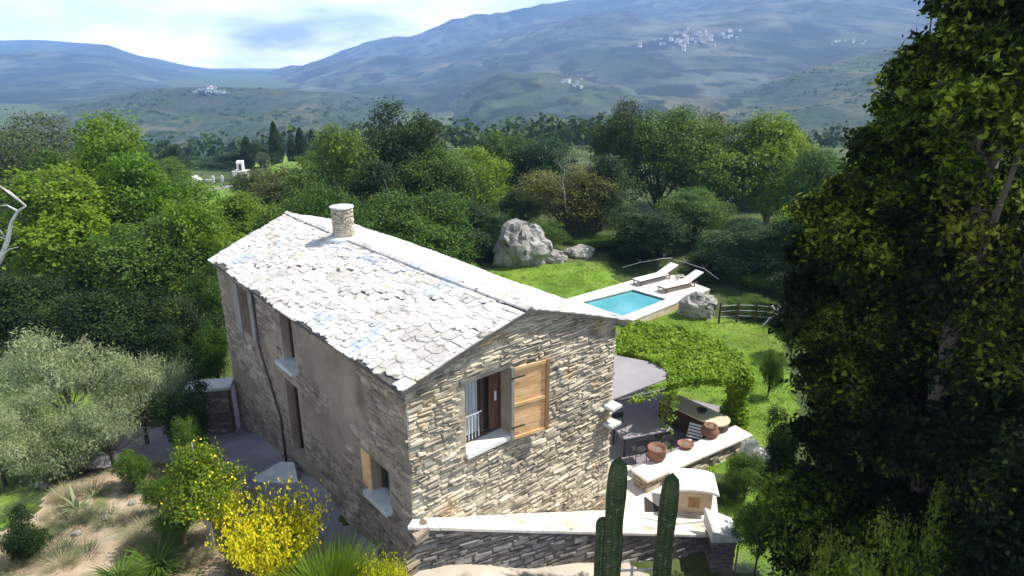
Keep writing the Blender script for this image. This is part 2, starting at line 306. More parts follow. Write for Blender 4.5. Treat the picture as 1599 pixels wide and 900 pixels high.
# ------------------------------------------------------------ hills
def fbm(x, y, s=1., o=0., oct=5):
    return noise.fractal(Vector((x*s+o, y*s-o, o*.7)), .9, 2.1, oct)
HILLS = {}
def hill(name, prof, D, Yb, zb, m, amp, nscale, nu=220, ns=70, seed=0., shape=1.):
    pxs = [p[0] for p in prof]; pys = [p[1] for p in prof]
    def ridge(px): return np.interp(px, pxs, pys)
    def P(px, s):
        y = Yb+(D-Yb)*s; rr = aty(px, ridge(px), D); x = rr[0]*y/D
        x = x*1.0; zr = rr[2]
        if s <= 1: k = s**shape; k = k*.75+.25*(k*k*(3-2*k))
        else: k = 1-(s-1)*1.2
        f = fbm(x/1000, y/1000, nscale, seed)
        rg = 1-abs(noise.noise(Vector((x/1000*nscale*1.3+seed, y/1000*nscale*.7, seed))))*2
        a = amp*min(1, s*2.2)*(1 if s < .85 else max(.15, 1-(s-.85)*5))
        return (x, y, zb+(zr-zb)*k+a*(f*.8+rg*.5-.4))
    HILLS[name] = P; HILLS[name+'_m'] = (pxs[0], pxs[-1])
    V = np.array([P(pxs[0]+(pxs[-1]-pxs[0])*i/nu, 1.35*j/ns) for j in range(ns+1) for i in range(nu+1)])
    idx = np.arange((nu+1)*(ns+1)).reshape(ns+1, nu+1)
    Fq = np.stack([idx[:-1, :-1], idx[:-1, 1:], idx[1:, 1:], idx[1:, :-1]], -1).reshape(-1, 4)
    return tag(mesh_np(name, V, Fq, m, smooth=True), kind='structure')
def proj(P):
    x, y, z = P; fw = y*math.cos(PITCH)-z*math.sin(PITCH); up = y*math.sin(PITCH)+z*math.cos(PITCH)
    return 799.5+F_PX*x/fw, 450-F_PX*up/fw
def on_hill(name, px, py):
    best = None
    for j in range(160):
        s = .02+.98*j/159; q = HILLS[name](px, s); a, b = proj(q)
        if best is None or abs(b-py) < best[0]: best = (abs(b-py), q)
    return best[1]
def hillmat(name, cols, s, speck=(.03, .05, .03), sp=60):
    m = mat(name, cols, s, .95, 1., s*6, coord='Object', spots=[(speck, sp, .50, .58), (speck, sp*.3, .52, .60), ((cols[-1][0]*1.3, cols[-1][1]*1.25, cols[-1][2]*1.2), s*.8, .60, .72)], bdist=8, stretch=(1, .5, 1.6))
    return m
M['mtA'] = hillmat('far_mountain', [(.012, .022, .018), (.045, .06, .045), (.15, .155, .12)], .004, (.012, .022, .018), .02)
M['mtB'] = hillmat('mid_mountain', [(.014, .026, .016), (.05, .066, .04), (.14, .14, .095)], .006, (.012, .024, .014), .03)
M['mtC'] = hillmat('near_hill', [(.022, .036, .018), (.05, .065, .03), (.12, .12, .065)], .008, (.025, .045, .025), .08)
M['field'] = mat('far_field', [(.09, .16, .03), (.16, .24, .05)], .01, .95)
hill('mountain', [(-500, 60), (-100, 72), (0, 66), (60, 64), (165, 68), (215, 85), (260, 95), (330, 112), (400, 132), (470, 150)], 4700, 900, -80, M['mtA'], 55, .8, seed=1.3)
hill('mountain', [(200, 118), (290, 108), (330, 118), (380, 128), (470, 132)], 5500, 4000, -70, M['mtA'], 25, .6, nu=60, ns=30, seed=4.1)
hill('mountain', [(300, 150), (385, 131), (450, 108), (500, 92), (560, 72), (640, 60), (700, 46), (735, 30), (800, 16), (900, -4), (960, -14), (1050, -22), (1200, -45), (1400, -60), (1700, -60), (2100, -20)], 4200, 700, -84, M['mtA'], 62, 1.7, nu=320, ns=110, seed=2.2)
hill('mountain_spur', [(520, 245), (600, 190), (660, 150), (700, 122), (740, 100), (780, 84), (840, 82), (950, 84), (1050, 82), (1150, 88), (1300, 95), (1500, 100), (1800, 110)], 1900, 300, -84, M['mtB'], 30, 3.2, nu=300, ns=90, seed=5.2)
hill('hill_slope', [(950, 230), (1020, 190), (1080, 165), (1130, 150), (1200, 128), (1280, 100), (1350, 85), (1420, 66), (1500, 50), (1800, 10)], 1050, 230, -80, M['mtC'], 13, 7.0, nu=220, ns=80, seed=7.7)
hill('hill', [(-400, 205), (-100, 190), (0, 180), (70, 170), (130, 160), (180, 150), (230, 140), (290, 137), (350, 136), (410, 139), (470, 143), (540, 147), (600, 155), (660, 178), (720, 205), (800, 240)], 1150, 260, -80, M['mtC'], 12, 6.5, nu=300, ns=90, seed=9.1)
for pts in ([(1200, 222), (1260, 205), (1345, 205), (1345, 250), (1290, 256)], [(690, 212), (730, 205), (830, 218), (860, 240), (700, 236)]):
    Pg = [aty(a, b, 520+(250-b)*8) for a, b in pts]
# scrub scattered over the near hill
def scrub():
    rnd = np.random.RandomState(3); V = []; Fc = []
    base = np.array([(1, 0, 0), (0, 1, 0), (-1, 0, 0), (0, -1, 0), (0, 0, 1), (.6, .6, .7), (-.6, .6, .7), (-.6, -.6, .7), (.6, -.6, .7)])
    for nm, cnt, lo, hi, sz in (('hill', 1500, .05, .95, 4.), ('hill_slope', 1500, .05, .95, 3.2)):
        a, b = HILLS[nm+'_m']
        for k in range(cnt):
            px = rnd.uniform(max(a, -50), min(b, 1640)); s = rnd.uniform(lo, hi)
            q = HILLS[nm](px, s)
            if noise.noise(Vector((q[0]/90, q[1]/90, 0))) < -.05: continue
            r = sz*rnd.uniform(.35, 1.1)
            n = len(V); 
            for p in base: V.append((q[0]+p[0]*r*rnd.uniform(.7, 1.3), q[1]+p[1]*r*rnd.uniform(.7, 1.3), q[2]-.3+p[2]*r*rnd.uniform(.6, 1)))
            Fc += [(n, n+5, n+4), (n+5, n+1, n+4), (n+1, n+6, n+4), (n+6, n+2, n+4), (n+2, n+7, n+4), (n+7, n+3, n+4), (n+3, n+8, n+4), (n+8, n, n+4)]
    o = mesh_np('scrub', V, Fc, L['dark'], smooth=True); tag(o, 'dark scrub dotted over the near grey-green hillsides', 'scrub', kind='stuff')
scrub()

# ------------------------------------------------------------ haze
def haze():
    m = bpy.data.materials.new('haze_air'); m.use_nodes = True; n = m.node_tree.nodes; l = m.node_tree.links
    n.remove(n['Principled BSDF']); v = n.new('ShaderNodeVolumePrincipled'); v.inputs['Color'].default_value = (.31, .54, 1, 1); v.inputs['Density'].default_value = 2.5e-4; v.inputs['Anisotropy'].default_value = .1
    l.new(v.outputs[0], n['Material Output'].inputs['Volume'])
    b = MB(); b.box((0, 1900, 300), (14000, 7800, 860)); o = b.build('haze', m); tag(o, 'pale blue air over the valley', 'haze', kind='stuff')
haze()

# ------------------------------------------------------------ foliage
def leaves(C, size, aspect=.55, up=.5, seed=0, outward=None, flop=.35):
    """quads: one pointed leaf at each centre"""
    r = np.random.RandomState(seed); n = len(C)
    nr = r.normal(size=(n, 3)); nr[:, 2] = np.abs(nr[:, 2])*(.6+up)
    if outward is not None: nr += outward*1.0
    nr /= np.linalg.norm(nr, axis=1, keepdims=True)
    d = r.normal(size=(n, 3)); d -= nr*(d*nr).sum(1, keepdims=True); d /= np.linalg.norm(d, axis=1, keepdims=True); s = np.cross(nr, d)
    L_ = (size*r.uniform(.6, 1.35, n))[:, None]; W_ = L_*aspect
    V = np.stack([C-d*L_/2, C+s*W_/2-nr*L_*.08, C+d*L_/2-nr*L_*flop*.3, C-s*W_/2-nr*L_*.08], 1).reshape(-1, 3)
    return V, np.arange(4*n).reshape(n, 4)
def crown_pts(w, hh, lobes, clumps, per, sig, seed, shape='round', inner=.25, z0=0., lobe=(.24, .44), core=.56, spread=.80):
    r = np.random.RandomState(seed); C = []; O = []
    lc = []
    for i in range(lobes):
        for _ in range(40):
            p = r.uniform(-1, 1, 3)
            if (p**2).sum() < 1: break
        if shape == 'dome': p[2] = p[2]*.9-.1
        lc.append((p*np.array([w/2, w/2, hh/2])*spread, r.uniform(*lobe)))
    lc.append((np.array([0, 0, -.06*hh]), core))
    for (c, lr) in lc:
        nc = int(clumps*(lr/.35)**2)
        for k in range(nc):
            d = r.normal(size=3); d /= np.linalg.norm(d)
            if d[2] < -.5 and r.rand() < .6: d[2] *= -1
            rad = lr*(1 if r.rand() > inner else r.uniform(.3, 1))*r.uniform(.88, 1.12)
            cc = c+d*rad*np.array([w/2, w/2, hh/2])
            m = int(per*r.uniform(.5, 1.5)); sg = sig*r.uniform(.6, 1.4)
            q = cc+r.normal(size=(m, 3))*sg*np.array([1, 1, .6])
            C.append(q); O.append(np.repeat(d[None], m, 0))
    C = np.concatenate(C); O = np.concatenate(O); C[:, 2] += hh/2+z0
    k = C[:, 2] > z0-.2
    return C[k], O[k], lc
PROTO = {}
def proto(key, w, hh, lobes, clumps, per, sig, leaf, mats, seed, aspect=.55, trunk_r=.18, cb=.25, shape='round', bare=False, **kw):
    """a crown mesh (per material) and trunk mesh for total height hh, crown from cb*hh"""
    ch = hh*(1-cb); C, O, lc = crown_pts(w, ch, lobes, clumps, per, sig, seed, shape, z0=hh*cb, **kw)
    V, Fc = leaves(C, leaf, aspect, .5, seed+1, O)
    o = mesh_np('crown', V, Fc, mats); me = o.data; bpy.data.objects.remove(o)
    mb = MB(); rr = random.Random(seed)
    top = hh*(cb+.45*(1-cb)); mb.tube([(0, 0, -.4), (rr.uniform(-.1, .1), rr.uniform(-.1, .1), top*.4), (rr.uniform(-.2, .2), rr.uniform(-.2, .2), top)], [trunk_r*1.25, trunk_r, trunk_r*.5], 8)
    for (c, lr) in lc[:10]:
        e = Vector((c[0], c[1], c[2]+ch/2+hh*cb)); b0 = Vector((0, 0, max(.15, hh*cb*.8)+rr.uniform(0, .2)*ch*.6))
        mid = (b0+e)/2+Vector((0, 0, -.05*hh)); mb.tube([b0, mid, e, e+(e-mid)*.5], [trunk_r*.5, trunk_r*.33, trunk_r*.18, .015], 6)
    t = mb.build('trunk', M['bark'], smooth=True); tm = t.data; bpy.data.objects.remove(t)
    PROTO[key] = (w, hh, me, tm)
MIDP = dict(lobes=11, clumps=42, per=26, sig=.30)
proto('bright', 7, 8.5, 13, 52, 34, .30, .20, L['bright'], 11, cb=.02)
proto('bright2', 7, 8, 11, 58, 32, .34, .22, L['bright'], 12, cb=.02)
proto('mid', 7, 9, 13, 52, 34, .30, .18, L['mid'], 13, cb=.02)
proto('mid2', 7, 8, 9, 60, 34, .34, .19, L['mid'], 14, cb=.02)
proto('dark', 7, 9.5, 13, 54, 34, .28, .17, L['dark'], 15, cb=.02)
proto('dark2', 7, 9, 10, 58, 34, .32, .18, L['dark'], 16, cb=.02)
proto('olive', 6, 7.5, 12, 44, 28, .26, .17, L['olive'], 17, cb=.1, aspect=.35)
proto('yolive', 6, 6, 11, 50, 30, .28, .17, L['yolive'], 18, cb=.08)
proto('blue', 7, 8.5, 12, 52, 34, .3, .17, L['blueish'], 19, cb=.02)
NK = dict(lobe=(.13, .26), core=.42, spread=.95)
proto('ndeep', 5, 7, 16, 100, 28, .2, .14, L['neardeep'], 30, cb=.0, trunk_r=.12)
proto('lbush', 2, 2, 8, 60, 16, .10, .085, L['lime'], 23, cb=.05, trunk_r=.05)
proto('limebush', 3, 4, 11, 46, 20, .14, .11, L['lime'], 29, cb=.25, trunk_r=.05)
proto('bush', 2.4, 2.2, 9, 70, 22, .10, .07, L['mid'], 24, cb=.0, trunk_r=.05)
proto('dbush', 2.4, 2.6, 10, 80, 22, .10, .075, L['dark'], 25, cb=.0, trunk_r=.05)
proto('sbush', 3.6, 3.2, 20, 52, 26, .22, .15, L['silver'], 26, cb=.2, trunk_r=.09, aspect=.2, lobe=(.14, .30), core=.36, spread=.92)
proto('wbush', 1.2, .9, 6, 30, 14, .06, .06, L['whitefl'], 27, cb=.0, trunk_r=.03, aspect=.8)
L['deepmid'] = leafmat('shade_darkened_leaf', [(.006, .014, .004), (.014, .032, .006), (.035, .065, .010), (.08, .13, .015)], .28, namp=1.5)  # leaf colour lowered so the grove's deep shade is painted in
proto('deepmid', 7, 8.5, 13, 52, 34, .30, .18, L['deepmid'], 31, cb=.04)
def tree(px, top, y, wpx, kind, label, cat='tree', group=None, name=None, base=None, rz=None, zb=None, bot=None):
    """stands on the ground at depth y; height from the top row, width from the picture width"""
    w0, h0, cm, tm = PROTO[kind]
    q = aty(px, top, y); x = q[0]
    for _ in range(3):
        z = h(x, y) if zb is None else zb; x = aty(px, (top+proj((x, y, z))[1])/2, y)[0]
    z = h(x, y) if zb is None else zb
    mid = (0, y, (z+q[2])/2); fw = y*math.cos(PITCH)-mid[2]*math.sin(PITCH)
    W = wpx*fw/F_PX*(1.22 if 30 < y < 70 else 1); H = max(.4, q[2]-z)*(1.10 if 30 < y < 70 else 1)
    nm = name or ('tree' if cat == 'tree' else 'shrub')
    t = thing(nm, label, cat, (x, y, z), random.uniform(0, 6.28) if rz is None else rz, group)
    s = (W/w0, W/w0, H/h0)
    for n, me in (('trunk', tm), ('crown', cm)):
        o = bpy.data.objects.new(n, me); col.objects.link(o); o.parent = t; o.scale = s
    return t
GL, GM, GR, GN = 'trees left of the house', 'trees behind the house', 'trees beyond the pool', 'dark trees on the right edge'
for a in [
 (-70, 300, 34, 240, 'dark', 'dark tree cut by the left edge beside the bare white branch', GL),
 (52, 186, 52, 190, 'olive', 'grey-green dusty-leaved tree topping the left edge of the picture', GL),
 (0, 205, 60, 150, 'mid', 'green tree peeping over the skyline in the far left corner', GL),
 (120, 232, 46, 120, 'mid2', 'mid-green tree between the dusty tree and the tallest bright tree', GL),
 (180, 224, 41, 160, 'bright', 'tallest bright green tree of the left grove, below the bluish hill', GL),
 (250, 262, 38, 150, 'bright2', 'bright green tree sloping down towards the white cemetery chapel', GL),
 (120, 300, 34, 210, 'bright', 'broad bright green tree in the heart of the left grove', GL),
 (325, 335, 32, 130, 'bright2', 'low bright tree touching the far left eave of the slab roof', GL),
 (230, 345, 31, 170, 'mid', 'rounded green tree in front of the bright left grove', GL),
 (40, 395, 28, 200, 'deepmid', 'shaded dark tree behind the silver shrub, at far left', GL),
 (175, 420, 27, 190, 'deepmid', 'flat-topped shade-darkened tree behind the middle of the silver shrub', GL),
 (285, 430, 28, 130, 'deepmid', 'dark tree in the gap between silver shrub and rear house corner', GL),
 (385, 320, 44, 110, 'bright', 'grass-green tree behind the rear gable, below the cemetery meadow', GL),
 (445, 318, 42, 120, 'mid2', 'low leafy tree directly behind the top of the rear gable', GL),
 (450, 268, 62, 150, 'yolive', 'low yellowish tree on the meadow mound right of the cemetery', GM),
 (540, 200, 50, 130, 'mid2', 'light green tree left of the tall dark tree behind the chimney', GM),
 (500, 250, 48, 110, 'mid', 'mid-green tree just left of and above the chimney', GM),
 (625, 163, 52, 135, 'dark2', 'tallest dark tree behind the house, right of the chimney', GM),
 (580, 262, 42, 140, 'dark', 'dark tree immediately behind the round chimney', GM),
 (690, 228, 50, 130, 'mid', 'mid-green tree on the right flank of the tall dark tree', GM),
 (655, 300, 38, 150, 'mid2', 'broad lower tree behind the middle of the roof ridge', GM),
 (745, 240, 55, 110, 'bright2', 'sunlit tree in the dip left of the pale rock', GM),
 (725, 320, 44, 120, 'dark', 'dark tree above the small rock left of the boulder', GM),
 (800, 206, 62, 90, 'mid', 'narrow green tree above the boulder, with the field behind', GM),
 (862, 196, 60, 110, 'blue', 'blue-green tree with flowers showing under its right side', GR),
 (815, 300, 50, 90, 'dark', 'dark tree just behind the boulder', GR),
 (885, 265, 47, 115, 'yolive', 'olive-yellow tree between the boulder and the pool lawn', GR),
 (965, 160, 60, 95, 'dark2', 'tall tree with pointed top behind the pool', GR),
 (1030, 168, 62, 120, 'mid', 'flat-topped tree right of the pointed tree', GR),
 (1080, 176, 66, 80, 'olive', 'small greyish tree at the foot of the right hillside', GR),
 (1130, 188, 58, 150, 'mid2', 'wide rounded tree above the sun loungers', GR),
 (1205, 205, 57, 130, 'bright', 'light green tree below the pale field at right', GR),
 (1265, 230, 48, 110, 'mid', 'green tree that meets the dark trees of the right edge', GR),
 (940, 250, 48, 95, 'dark', 'very dark tree behind the far end of the lawn', GR),
 (1010, 325, 42.5, 130, 'dark2', 'low dark tree overhanging the sun loungers', GR),
 (1085, 300, 46, 110, 'mid', 'blue-green tree behind the right lounger', GR),
 (1165, 330, 39, 110, 'blue', 'misty blue-green tree behind the wire fence', GR),
 (1110, 262, 68, 110, 'dark', 'dark tree filling the gap behind the wide rounded tree', GR),
 (1180, 268, 66, 110, 'mid', 'green tree seen low between the wide tree and the light green one', GR),
 (745, 300, 62, 110, 'dark', 'dark tree low in the dip over the roof ridge', GM),
 (925, 300, 50, 90, 'mid', 'green tree behind the flat low rock', GR),
 (1240, 350, 37, 120, 'dark', 'dark tree beyond the right end of the wire fence', GR),
]: tree(a[0], a[1], a[2], a[3], a[4], a[5], 'tree', a[6])
def bough_tree(blobs, m, label, cat, seed, base_px=None, leaf=.13):
    r = np.random.RandomState(seed); pts = []
    for px, py, y, rp in blobs:
        c = aty(px, py, y); fw = c[1]*math.cos(PITCH)-c[2]*math.sin(PITCH); pts.append((c, rp*fw/F_PX))
    bx = sum(c[0] for c, _ in pts)/len(pts)+.5; by = sum(c[1] for c, _ in pts)/len(pts)+.1; bz = h(bx, by); b = np.array([bx, by, bz]); C = []; O = []
    for c, rr in pts:
        for k in range(34):
            d = r.normal(size=3); d /= np.linalg.norm(d); d[2] = d[2] if d[2] > -.55 else -d[2]
            cc = c+d*rr*r.uniform(.62, 1.12)*np.array([1, 1, .85]); m_ = int(150*rr*rr*r.uniform(.5, 1.5)*(.13/leaf)**2)+18; sg = rr*.17*r.uniform(.6, 1.5)
            C.append(cc+r.normal(size=(m_, 3))*sg*np.array([1.1, 1.1, .6])); O.append(np.repeat(d[None], m_, 0))
        m_ = int(900*rr*rr)+40; d = r.normal(size=(m_, 3)); d /= np.linalg.norm(d, axis=1, keepdims=True); C.append(c+d*rr*r.uniform(.2, .8, (m_, 1))); O.append(d)
    C = np.concatenate(C); O = np.concatenate(O); k = C[:, 2] > h(bx, by)-.1; C = C[k]; O = O[k]
    nm = 'tree' if cat == 'tree' else 'bush'; t = thing(nm, label, cat, b, 0, GN)
    V, Fc = leaves(C-b, leaf, .5, .5, seed, O); mesh_np('crown', V, Fc, m, t)
    mb = MB(); tz = max(1.0, min(c[2] for c, _ in pts)-bz); mb.tube([(0, 0, -.3), (.08, .05, tz*.5), (0, 0, tz)], [.2, .16, .12], 8)
    for c, rr in pts:
        e = Vector(c-b); o_ = Vector((0, 0, tz*r.uniform(.6, 1))); md = (o_+e)/2+Vector((0, 0, -.15)); mb.tube([o_, md, e, e+(e-md)*.3], [.09, .06, .03, .01], 6)
    mb.build('trunk', M['bark'], t, smooth=True)
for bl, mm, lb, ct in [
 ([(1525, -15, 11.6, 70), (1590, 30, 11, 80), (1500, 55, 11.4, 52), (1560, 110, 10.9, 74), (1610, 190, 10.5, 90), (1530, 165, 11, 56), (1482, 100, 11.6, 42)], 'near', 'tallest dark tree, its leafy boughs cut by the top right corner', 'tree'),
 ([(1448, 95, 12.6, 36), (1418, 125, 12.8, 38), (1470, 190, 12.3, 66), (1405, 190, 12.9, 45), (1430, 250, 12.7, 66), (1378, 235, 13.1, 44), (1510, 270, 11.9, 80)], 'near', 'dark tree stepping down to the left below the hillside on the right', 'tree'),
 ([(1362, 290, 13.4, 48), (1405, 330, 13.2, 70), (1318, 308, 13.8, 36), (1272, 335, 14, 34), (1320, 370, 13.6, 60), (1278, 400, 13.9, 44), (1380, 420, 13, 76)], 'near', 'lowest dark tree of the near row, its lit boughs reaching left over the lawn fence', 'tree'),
 ([(1460, 385, 12.2, 84), (1545, 340, 11.5, 84), (1600, 420, 11, 95), (1520, 480, 11.5, 84), (1440, 505, 12.2, 74)], 'neardeep', 'shade-dark tree filling the right side at mid height', 'tree'),
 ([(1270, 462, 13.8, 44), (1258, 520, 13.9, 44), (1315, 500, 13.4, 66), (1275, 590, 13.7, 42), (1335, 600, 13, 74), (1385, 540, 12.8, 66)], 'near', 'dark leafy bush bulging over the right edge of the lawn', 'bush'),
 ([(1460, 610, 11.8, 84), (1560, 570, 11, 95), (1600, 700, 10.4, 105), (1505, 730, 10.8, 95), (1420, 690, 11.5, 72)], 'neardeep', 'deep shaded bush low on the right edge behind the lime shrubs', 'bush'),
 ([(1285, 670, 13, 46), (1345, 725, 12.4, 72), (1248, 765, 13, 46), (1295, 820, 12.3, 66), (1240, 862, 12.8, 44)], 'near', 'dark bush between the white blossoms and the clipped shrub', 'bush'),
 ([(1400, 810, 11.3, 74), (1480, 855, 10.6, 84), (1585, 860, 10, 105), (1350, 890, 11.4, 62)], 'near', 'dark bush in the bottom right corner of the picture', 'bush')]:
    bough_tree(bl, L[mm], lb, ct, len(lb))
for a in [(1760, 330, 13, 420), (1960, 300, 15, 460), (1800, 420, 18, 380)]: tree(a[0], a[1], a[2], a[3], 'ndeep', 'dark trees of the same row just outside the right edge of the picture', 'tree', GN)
for a in [(1590, 240, 13, 300, 'ndeep', 'dark backing tree added behind the tallest corner tree'), (1440, 390, 14, 300, 'ndeep', 'dense dark backing tree added behind the near row, by the lawn'),  # dark trees added behind the near boughs so gaps read as shade
 (1540, 560, 12.2, 320, 'ndeep', 'black-green backing bush added for deep shade at the right edge'), (1380, 620, 13.8, 260, 'ndeep', 'dark backing bush added for shade right of the lawn corner'), (1470, 760, 12, 320, 'ndeep', 'dark backing bush added for deep shade over the bottom right')]:
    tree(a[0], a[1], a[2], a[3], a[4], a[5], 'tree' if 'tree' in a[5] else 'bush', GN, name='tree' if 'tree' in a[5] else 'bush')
tree(1246, 322, 37, 66, 'bright2', 'vivid yellow-green tree top catching sun beside the dark tree line', 'tree')
for a in [(1335, 815, 10.5, 110, 'lime-green leafy shrub low on the right, left of two alike'), (1420, 770, 10.3, 80, 'lime-green sprigs in front of the bottom dark bush'), (1255, 840, 12, 80, 'small lime-green shrub at the foot of the dark bush, by the clipped shrub')]:
    tree(a[0], a[1], a[2], a[3]*1.25, 'limebush', a[4], 'shrub', 'lime shrubs under the dark trees')
tree(335, 506, 25.5, 58, 'bush', 'round clipped green bush at the rear corner of the house', 'shrub')

# ------------------------------------------------------------ stone house
FL = atz(632, 602, -6.5); FR = atz(962, 500, -6.8); BL = atz(337, 405, -6.5); BR = atz(550, 351, -6.8)
def vec(a): return Vector((float(a[0]), float(a[1]), float(a[2]) if len(a) > 2 else 0))
def frame(A, B):
    A = vec(A); B = vec(B); d = B-A; d.z = 0; Lg = d.length; d.normalize(); n = Vector((d.y, -d.x, 0))
    return A, d, n, Lg         # n points to the right of A->B
def onplane(px, py, A, B):
    n = np.cross([B[0]-A[0], B[1]-A[1], 0], [0, 0, 1]); r = ray(px, py); return r*(np.array(A, float)@n)/(r@n)
house = thing('stone_house', 'two-storey dry-stone house with pale slab roof and open orange shutter', 'house', ((FL[0]+BR[0])/2, (FL[1]+BR[1])/2, -13))
HB = Vector(house.location)
class HMB(MB):          # geometry given in world space, stored in the thing's space
    def __init__(s, base): super().__init__(); s.b = Vector(base)
    def add(s, vs, fs): super().add([Vector(v)-s.b for v in vs], fs)
def wall_panel(mb, A, B, zb, top, holes, depth=.5):
    """top(u)=roof height; holes (u0,u1,z0,z1). Outer face with reveals"""
    A, d, n, Lg = frame(A, B)
    us = sorted({0., Lg, Lg/2} | {q for hh in holes for q in hh[:2]}); zs = sorted({zb} | {q for hh in holes for q in hh[2:]})
    def pt(u, z, o=0): return (A.x+d.x*u+n.x*o, A.y+d.y*u+n.y*o, z)
    for i in range(len(us)-1):
        u0, u1 = us[i], us[i+1]
        for j in range(len(zs)):
            z0 = zs[j]; z1 = zs[j+1] if j+1 < len(zs) else None
            um = (u0+u1)/2; zm = (z0+z1)/2 if z1 else z0+.01
            if any(a-1e-4 < um < b+1e-4 and c-1e-4 < zm < e+1e-4 for a, b, c, e in holes): continue
            mb.add([pt(u0, z0), pt(u1, z0), pt(u1, z1 if z1 else top(u1)), pt(u0, z1 if z1 else top(u0))], [(0, 1, 2, 3)])
    for a, b, c, e in holes:
        mb.add([pt(a, c), pt(b, c), pt(b, e), pt(a, e), pt(a, c, -depth), pt(b, c, -depth), pt(b, e, -depth), pt(a, e, -depth)],
               [(0, 1, 5, 4), (1, 2, 6, 5), (2, 3, 7, 6), (3, 0, 4, 7)])
def stones(mb, A, B, zb, top, holes=(), rh=(.03, .10), rw=(.10, .46), relief=(.01, .08), seed=1, keep=None, gap=.016, off=0., slope=0.):
    rnd = random.Random(seed); A, d, n, Lg = frame(A, B); z = zb if not callable(zb) else min(zb(0), zb(Lg))
    zmax = max(top(0), top(Lg/2), top(Lg))
    while z < zmax:
        hh = rnd.uniform(*rh) if rnd.random() < .8 else rh[1]*rnd.uniform(1, 1.4); u = -rnd.uniform(0, .2)
        while u < Lg:
            ww = rnd.uniform(*rw)*(1+hh*2); uc = u+ww/2; zz = z+.09*math.sin(uc*1.3+z*2)+.03*math.sin(uc*3.1+z)+slope*uc; zc = zz+hh/2
            h2 = hh*rnd.uniform(.8, 1.15)
            ok = zz+h2 < top(min(max(uc, 0), Lg))+.02 and (not callable(zb) or zc > zb(uc)) and u+ww*.5 < Lg
            for a, b, c, e in holes:
                if a < uc+ww*.42 and uc-ww*.42 < b and c < zz+h2*.8 and zz+h2*.2 < e: ok = False
            if keep and not keep(uc, zc): ok = False
            if ok:
                u0, u1 = max(u+gap/2, 0), min(u+ww-gap/2, Lg); z0, z1 = zz+gap/2, zz+h2-gap/2; r = rnd.uniform(*relief)+off; j = hh*.22
                bk = [(u0, z0), (u1, z0), (u1, z1), (u0, z1)]; ins = min(.022, hh*.2)
                P = [(a_+rnd.uniform(-j, j)*.5, b_+rnd.uniform(-j, j)) for a_, b_ in bk]
                fr = [(P[0][0]+ins*rnd.uniform(.3, 1.8), P[0][1]+ins*rnd.uniform(.3, 1.4)), (P[1][0]-ins*rnd.uniform(.3, 1.8), P[1][1]+ins*rnd.uniform(.3, 1.4)), (P[2][0]-ins*rnd.uniform(.3, 1.8), P[2][1]-ins*rnd.uniform(.3, 1.4)), (P[3][0]+ins*rnd.uniform(.3, 1.8), P[3][1]-ins*rnd.uniform(.3, 1.4))]
                V = [(A.x+d.x*a_-n.x*.02, A.y+d.y*a_-n.y*.02, b_) for a_, b_ in P]
                for a_, b_ in fr:
                    rr = r*rnd.uniform(.75, 1.25); V.append((A.x+d.x*a_+n.x*rr, A.y+d.y*a_+n.y*rr, b_))
                mb.add(V, [(4, 5, 6, 7), (0, 1, 5, 4), (1, 2, 6, 5), (2, 3, 7, 6), (3, 0, 4, 7)])
            u += ww
        z += hh*.93
A0, dF, nF, WF = frame(FL, FR)
_, dL, nL, WL = frame(BL, FL)           # left wall, outward normal to the left
apexz = -5.62
topF = lambda u: (-6.5+(apexz+6.5)*u/(WF/2) if u < WF/2 else apexz+(-6.8-apexz)*(u-WF/2)/(WF/2))-.06
zt1_, zt2_ = -9.84, -13.02
uW0, uW1, zW0, zW1 = 1.56, 2.92, -8.82, -6.98
wF = HMB(HB); wall_panel(wF, FL, FR, -14.2, topF, [(uW0, uW1, zW0, zW1)], .55)
stones(wF, FL, FR, lambda u: zt1_+(zt2_-zt1_)*u/WF+.03, topF, [(uW0-.02, uW1+.02, zW0-.12, zW1+.12)], seed=3)
wF.build('front_wall', M['stone'], house)
# left wall (plastered, stones showing)
uv = lambda along: WL-along
holesL = [(uv(6.85), uv(6.0), -8.35, -6.85), (uv(7.0), uv(6.1), -11.5, -9.0), (uv(1.80), uv(.98), -10.1, -9.15), (uv(10.2), uv(9.35), -8.5, -6.95)]
topL = lambda u: -6.58
def keepL(u, z):
    a = WL-u
    n_ = noise.noise(Vector((a*.7, z*.9, 2.2)))
    return n_ > -.22+(.42 if 1.8 < a < 5.4 and z > -10.2 else 0)-(.35 if a < 1.3 else 0)-(.5 if z < -10.6 and a < 5 else 0)
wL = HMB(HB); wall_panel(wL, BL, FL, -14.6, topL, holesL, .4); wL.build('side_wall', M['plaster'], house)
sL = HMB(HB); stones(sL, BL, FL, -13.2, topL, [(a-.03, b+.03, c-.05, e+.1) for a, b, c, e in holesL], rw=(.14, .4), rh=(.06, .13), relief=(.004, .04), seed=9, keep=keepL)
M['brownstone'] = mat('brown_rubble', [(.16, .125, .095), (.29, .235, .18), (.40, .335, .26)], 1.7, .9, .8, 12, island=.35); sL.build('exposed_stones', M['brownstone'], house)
wR = HMB(HB); topR = lambda u: -6.86
wall_panel(wR, FR, BR, -14.2, topR, [], .4); stones(wR, FR, BR, -13.2, topR, seed=12, rh=(.1, .2), rw=(.3, .7), relief=(.01, .04)); wR.build('side_wall', M['stone'], house)
wB = HMB(HB); Wb = (vec(BR)-vec(BL)).length
topB = lambda u: (-6.8+(apexz+6.8)*u/(Wb/2) if u < Wb/2 else apexz+(-6.5-apexz)*(u-Wb/2)/(Wb/2))-.06
wall_panel(wB, BR, BL, -14.6, topB, [], .4); wB.build('rear_wall', M['stone'], house)
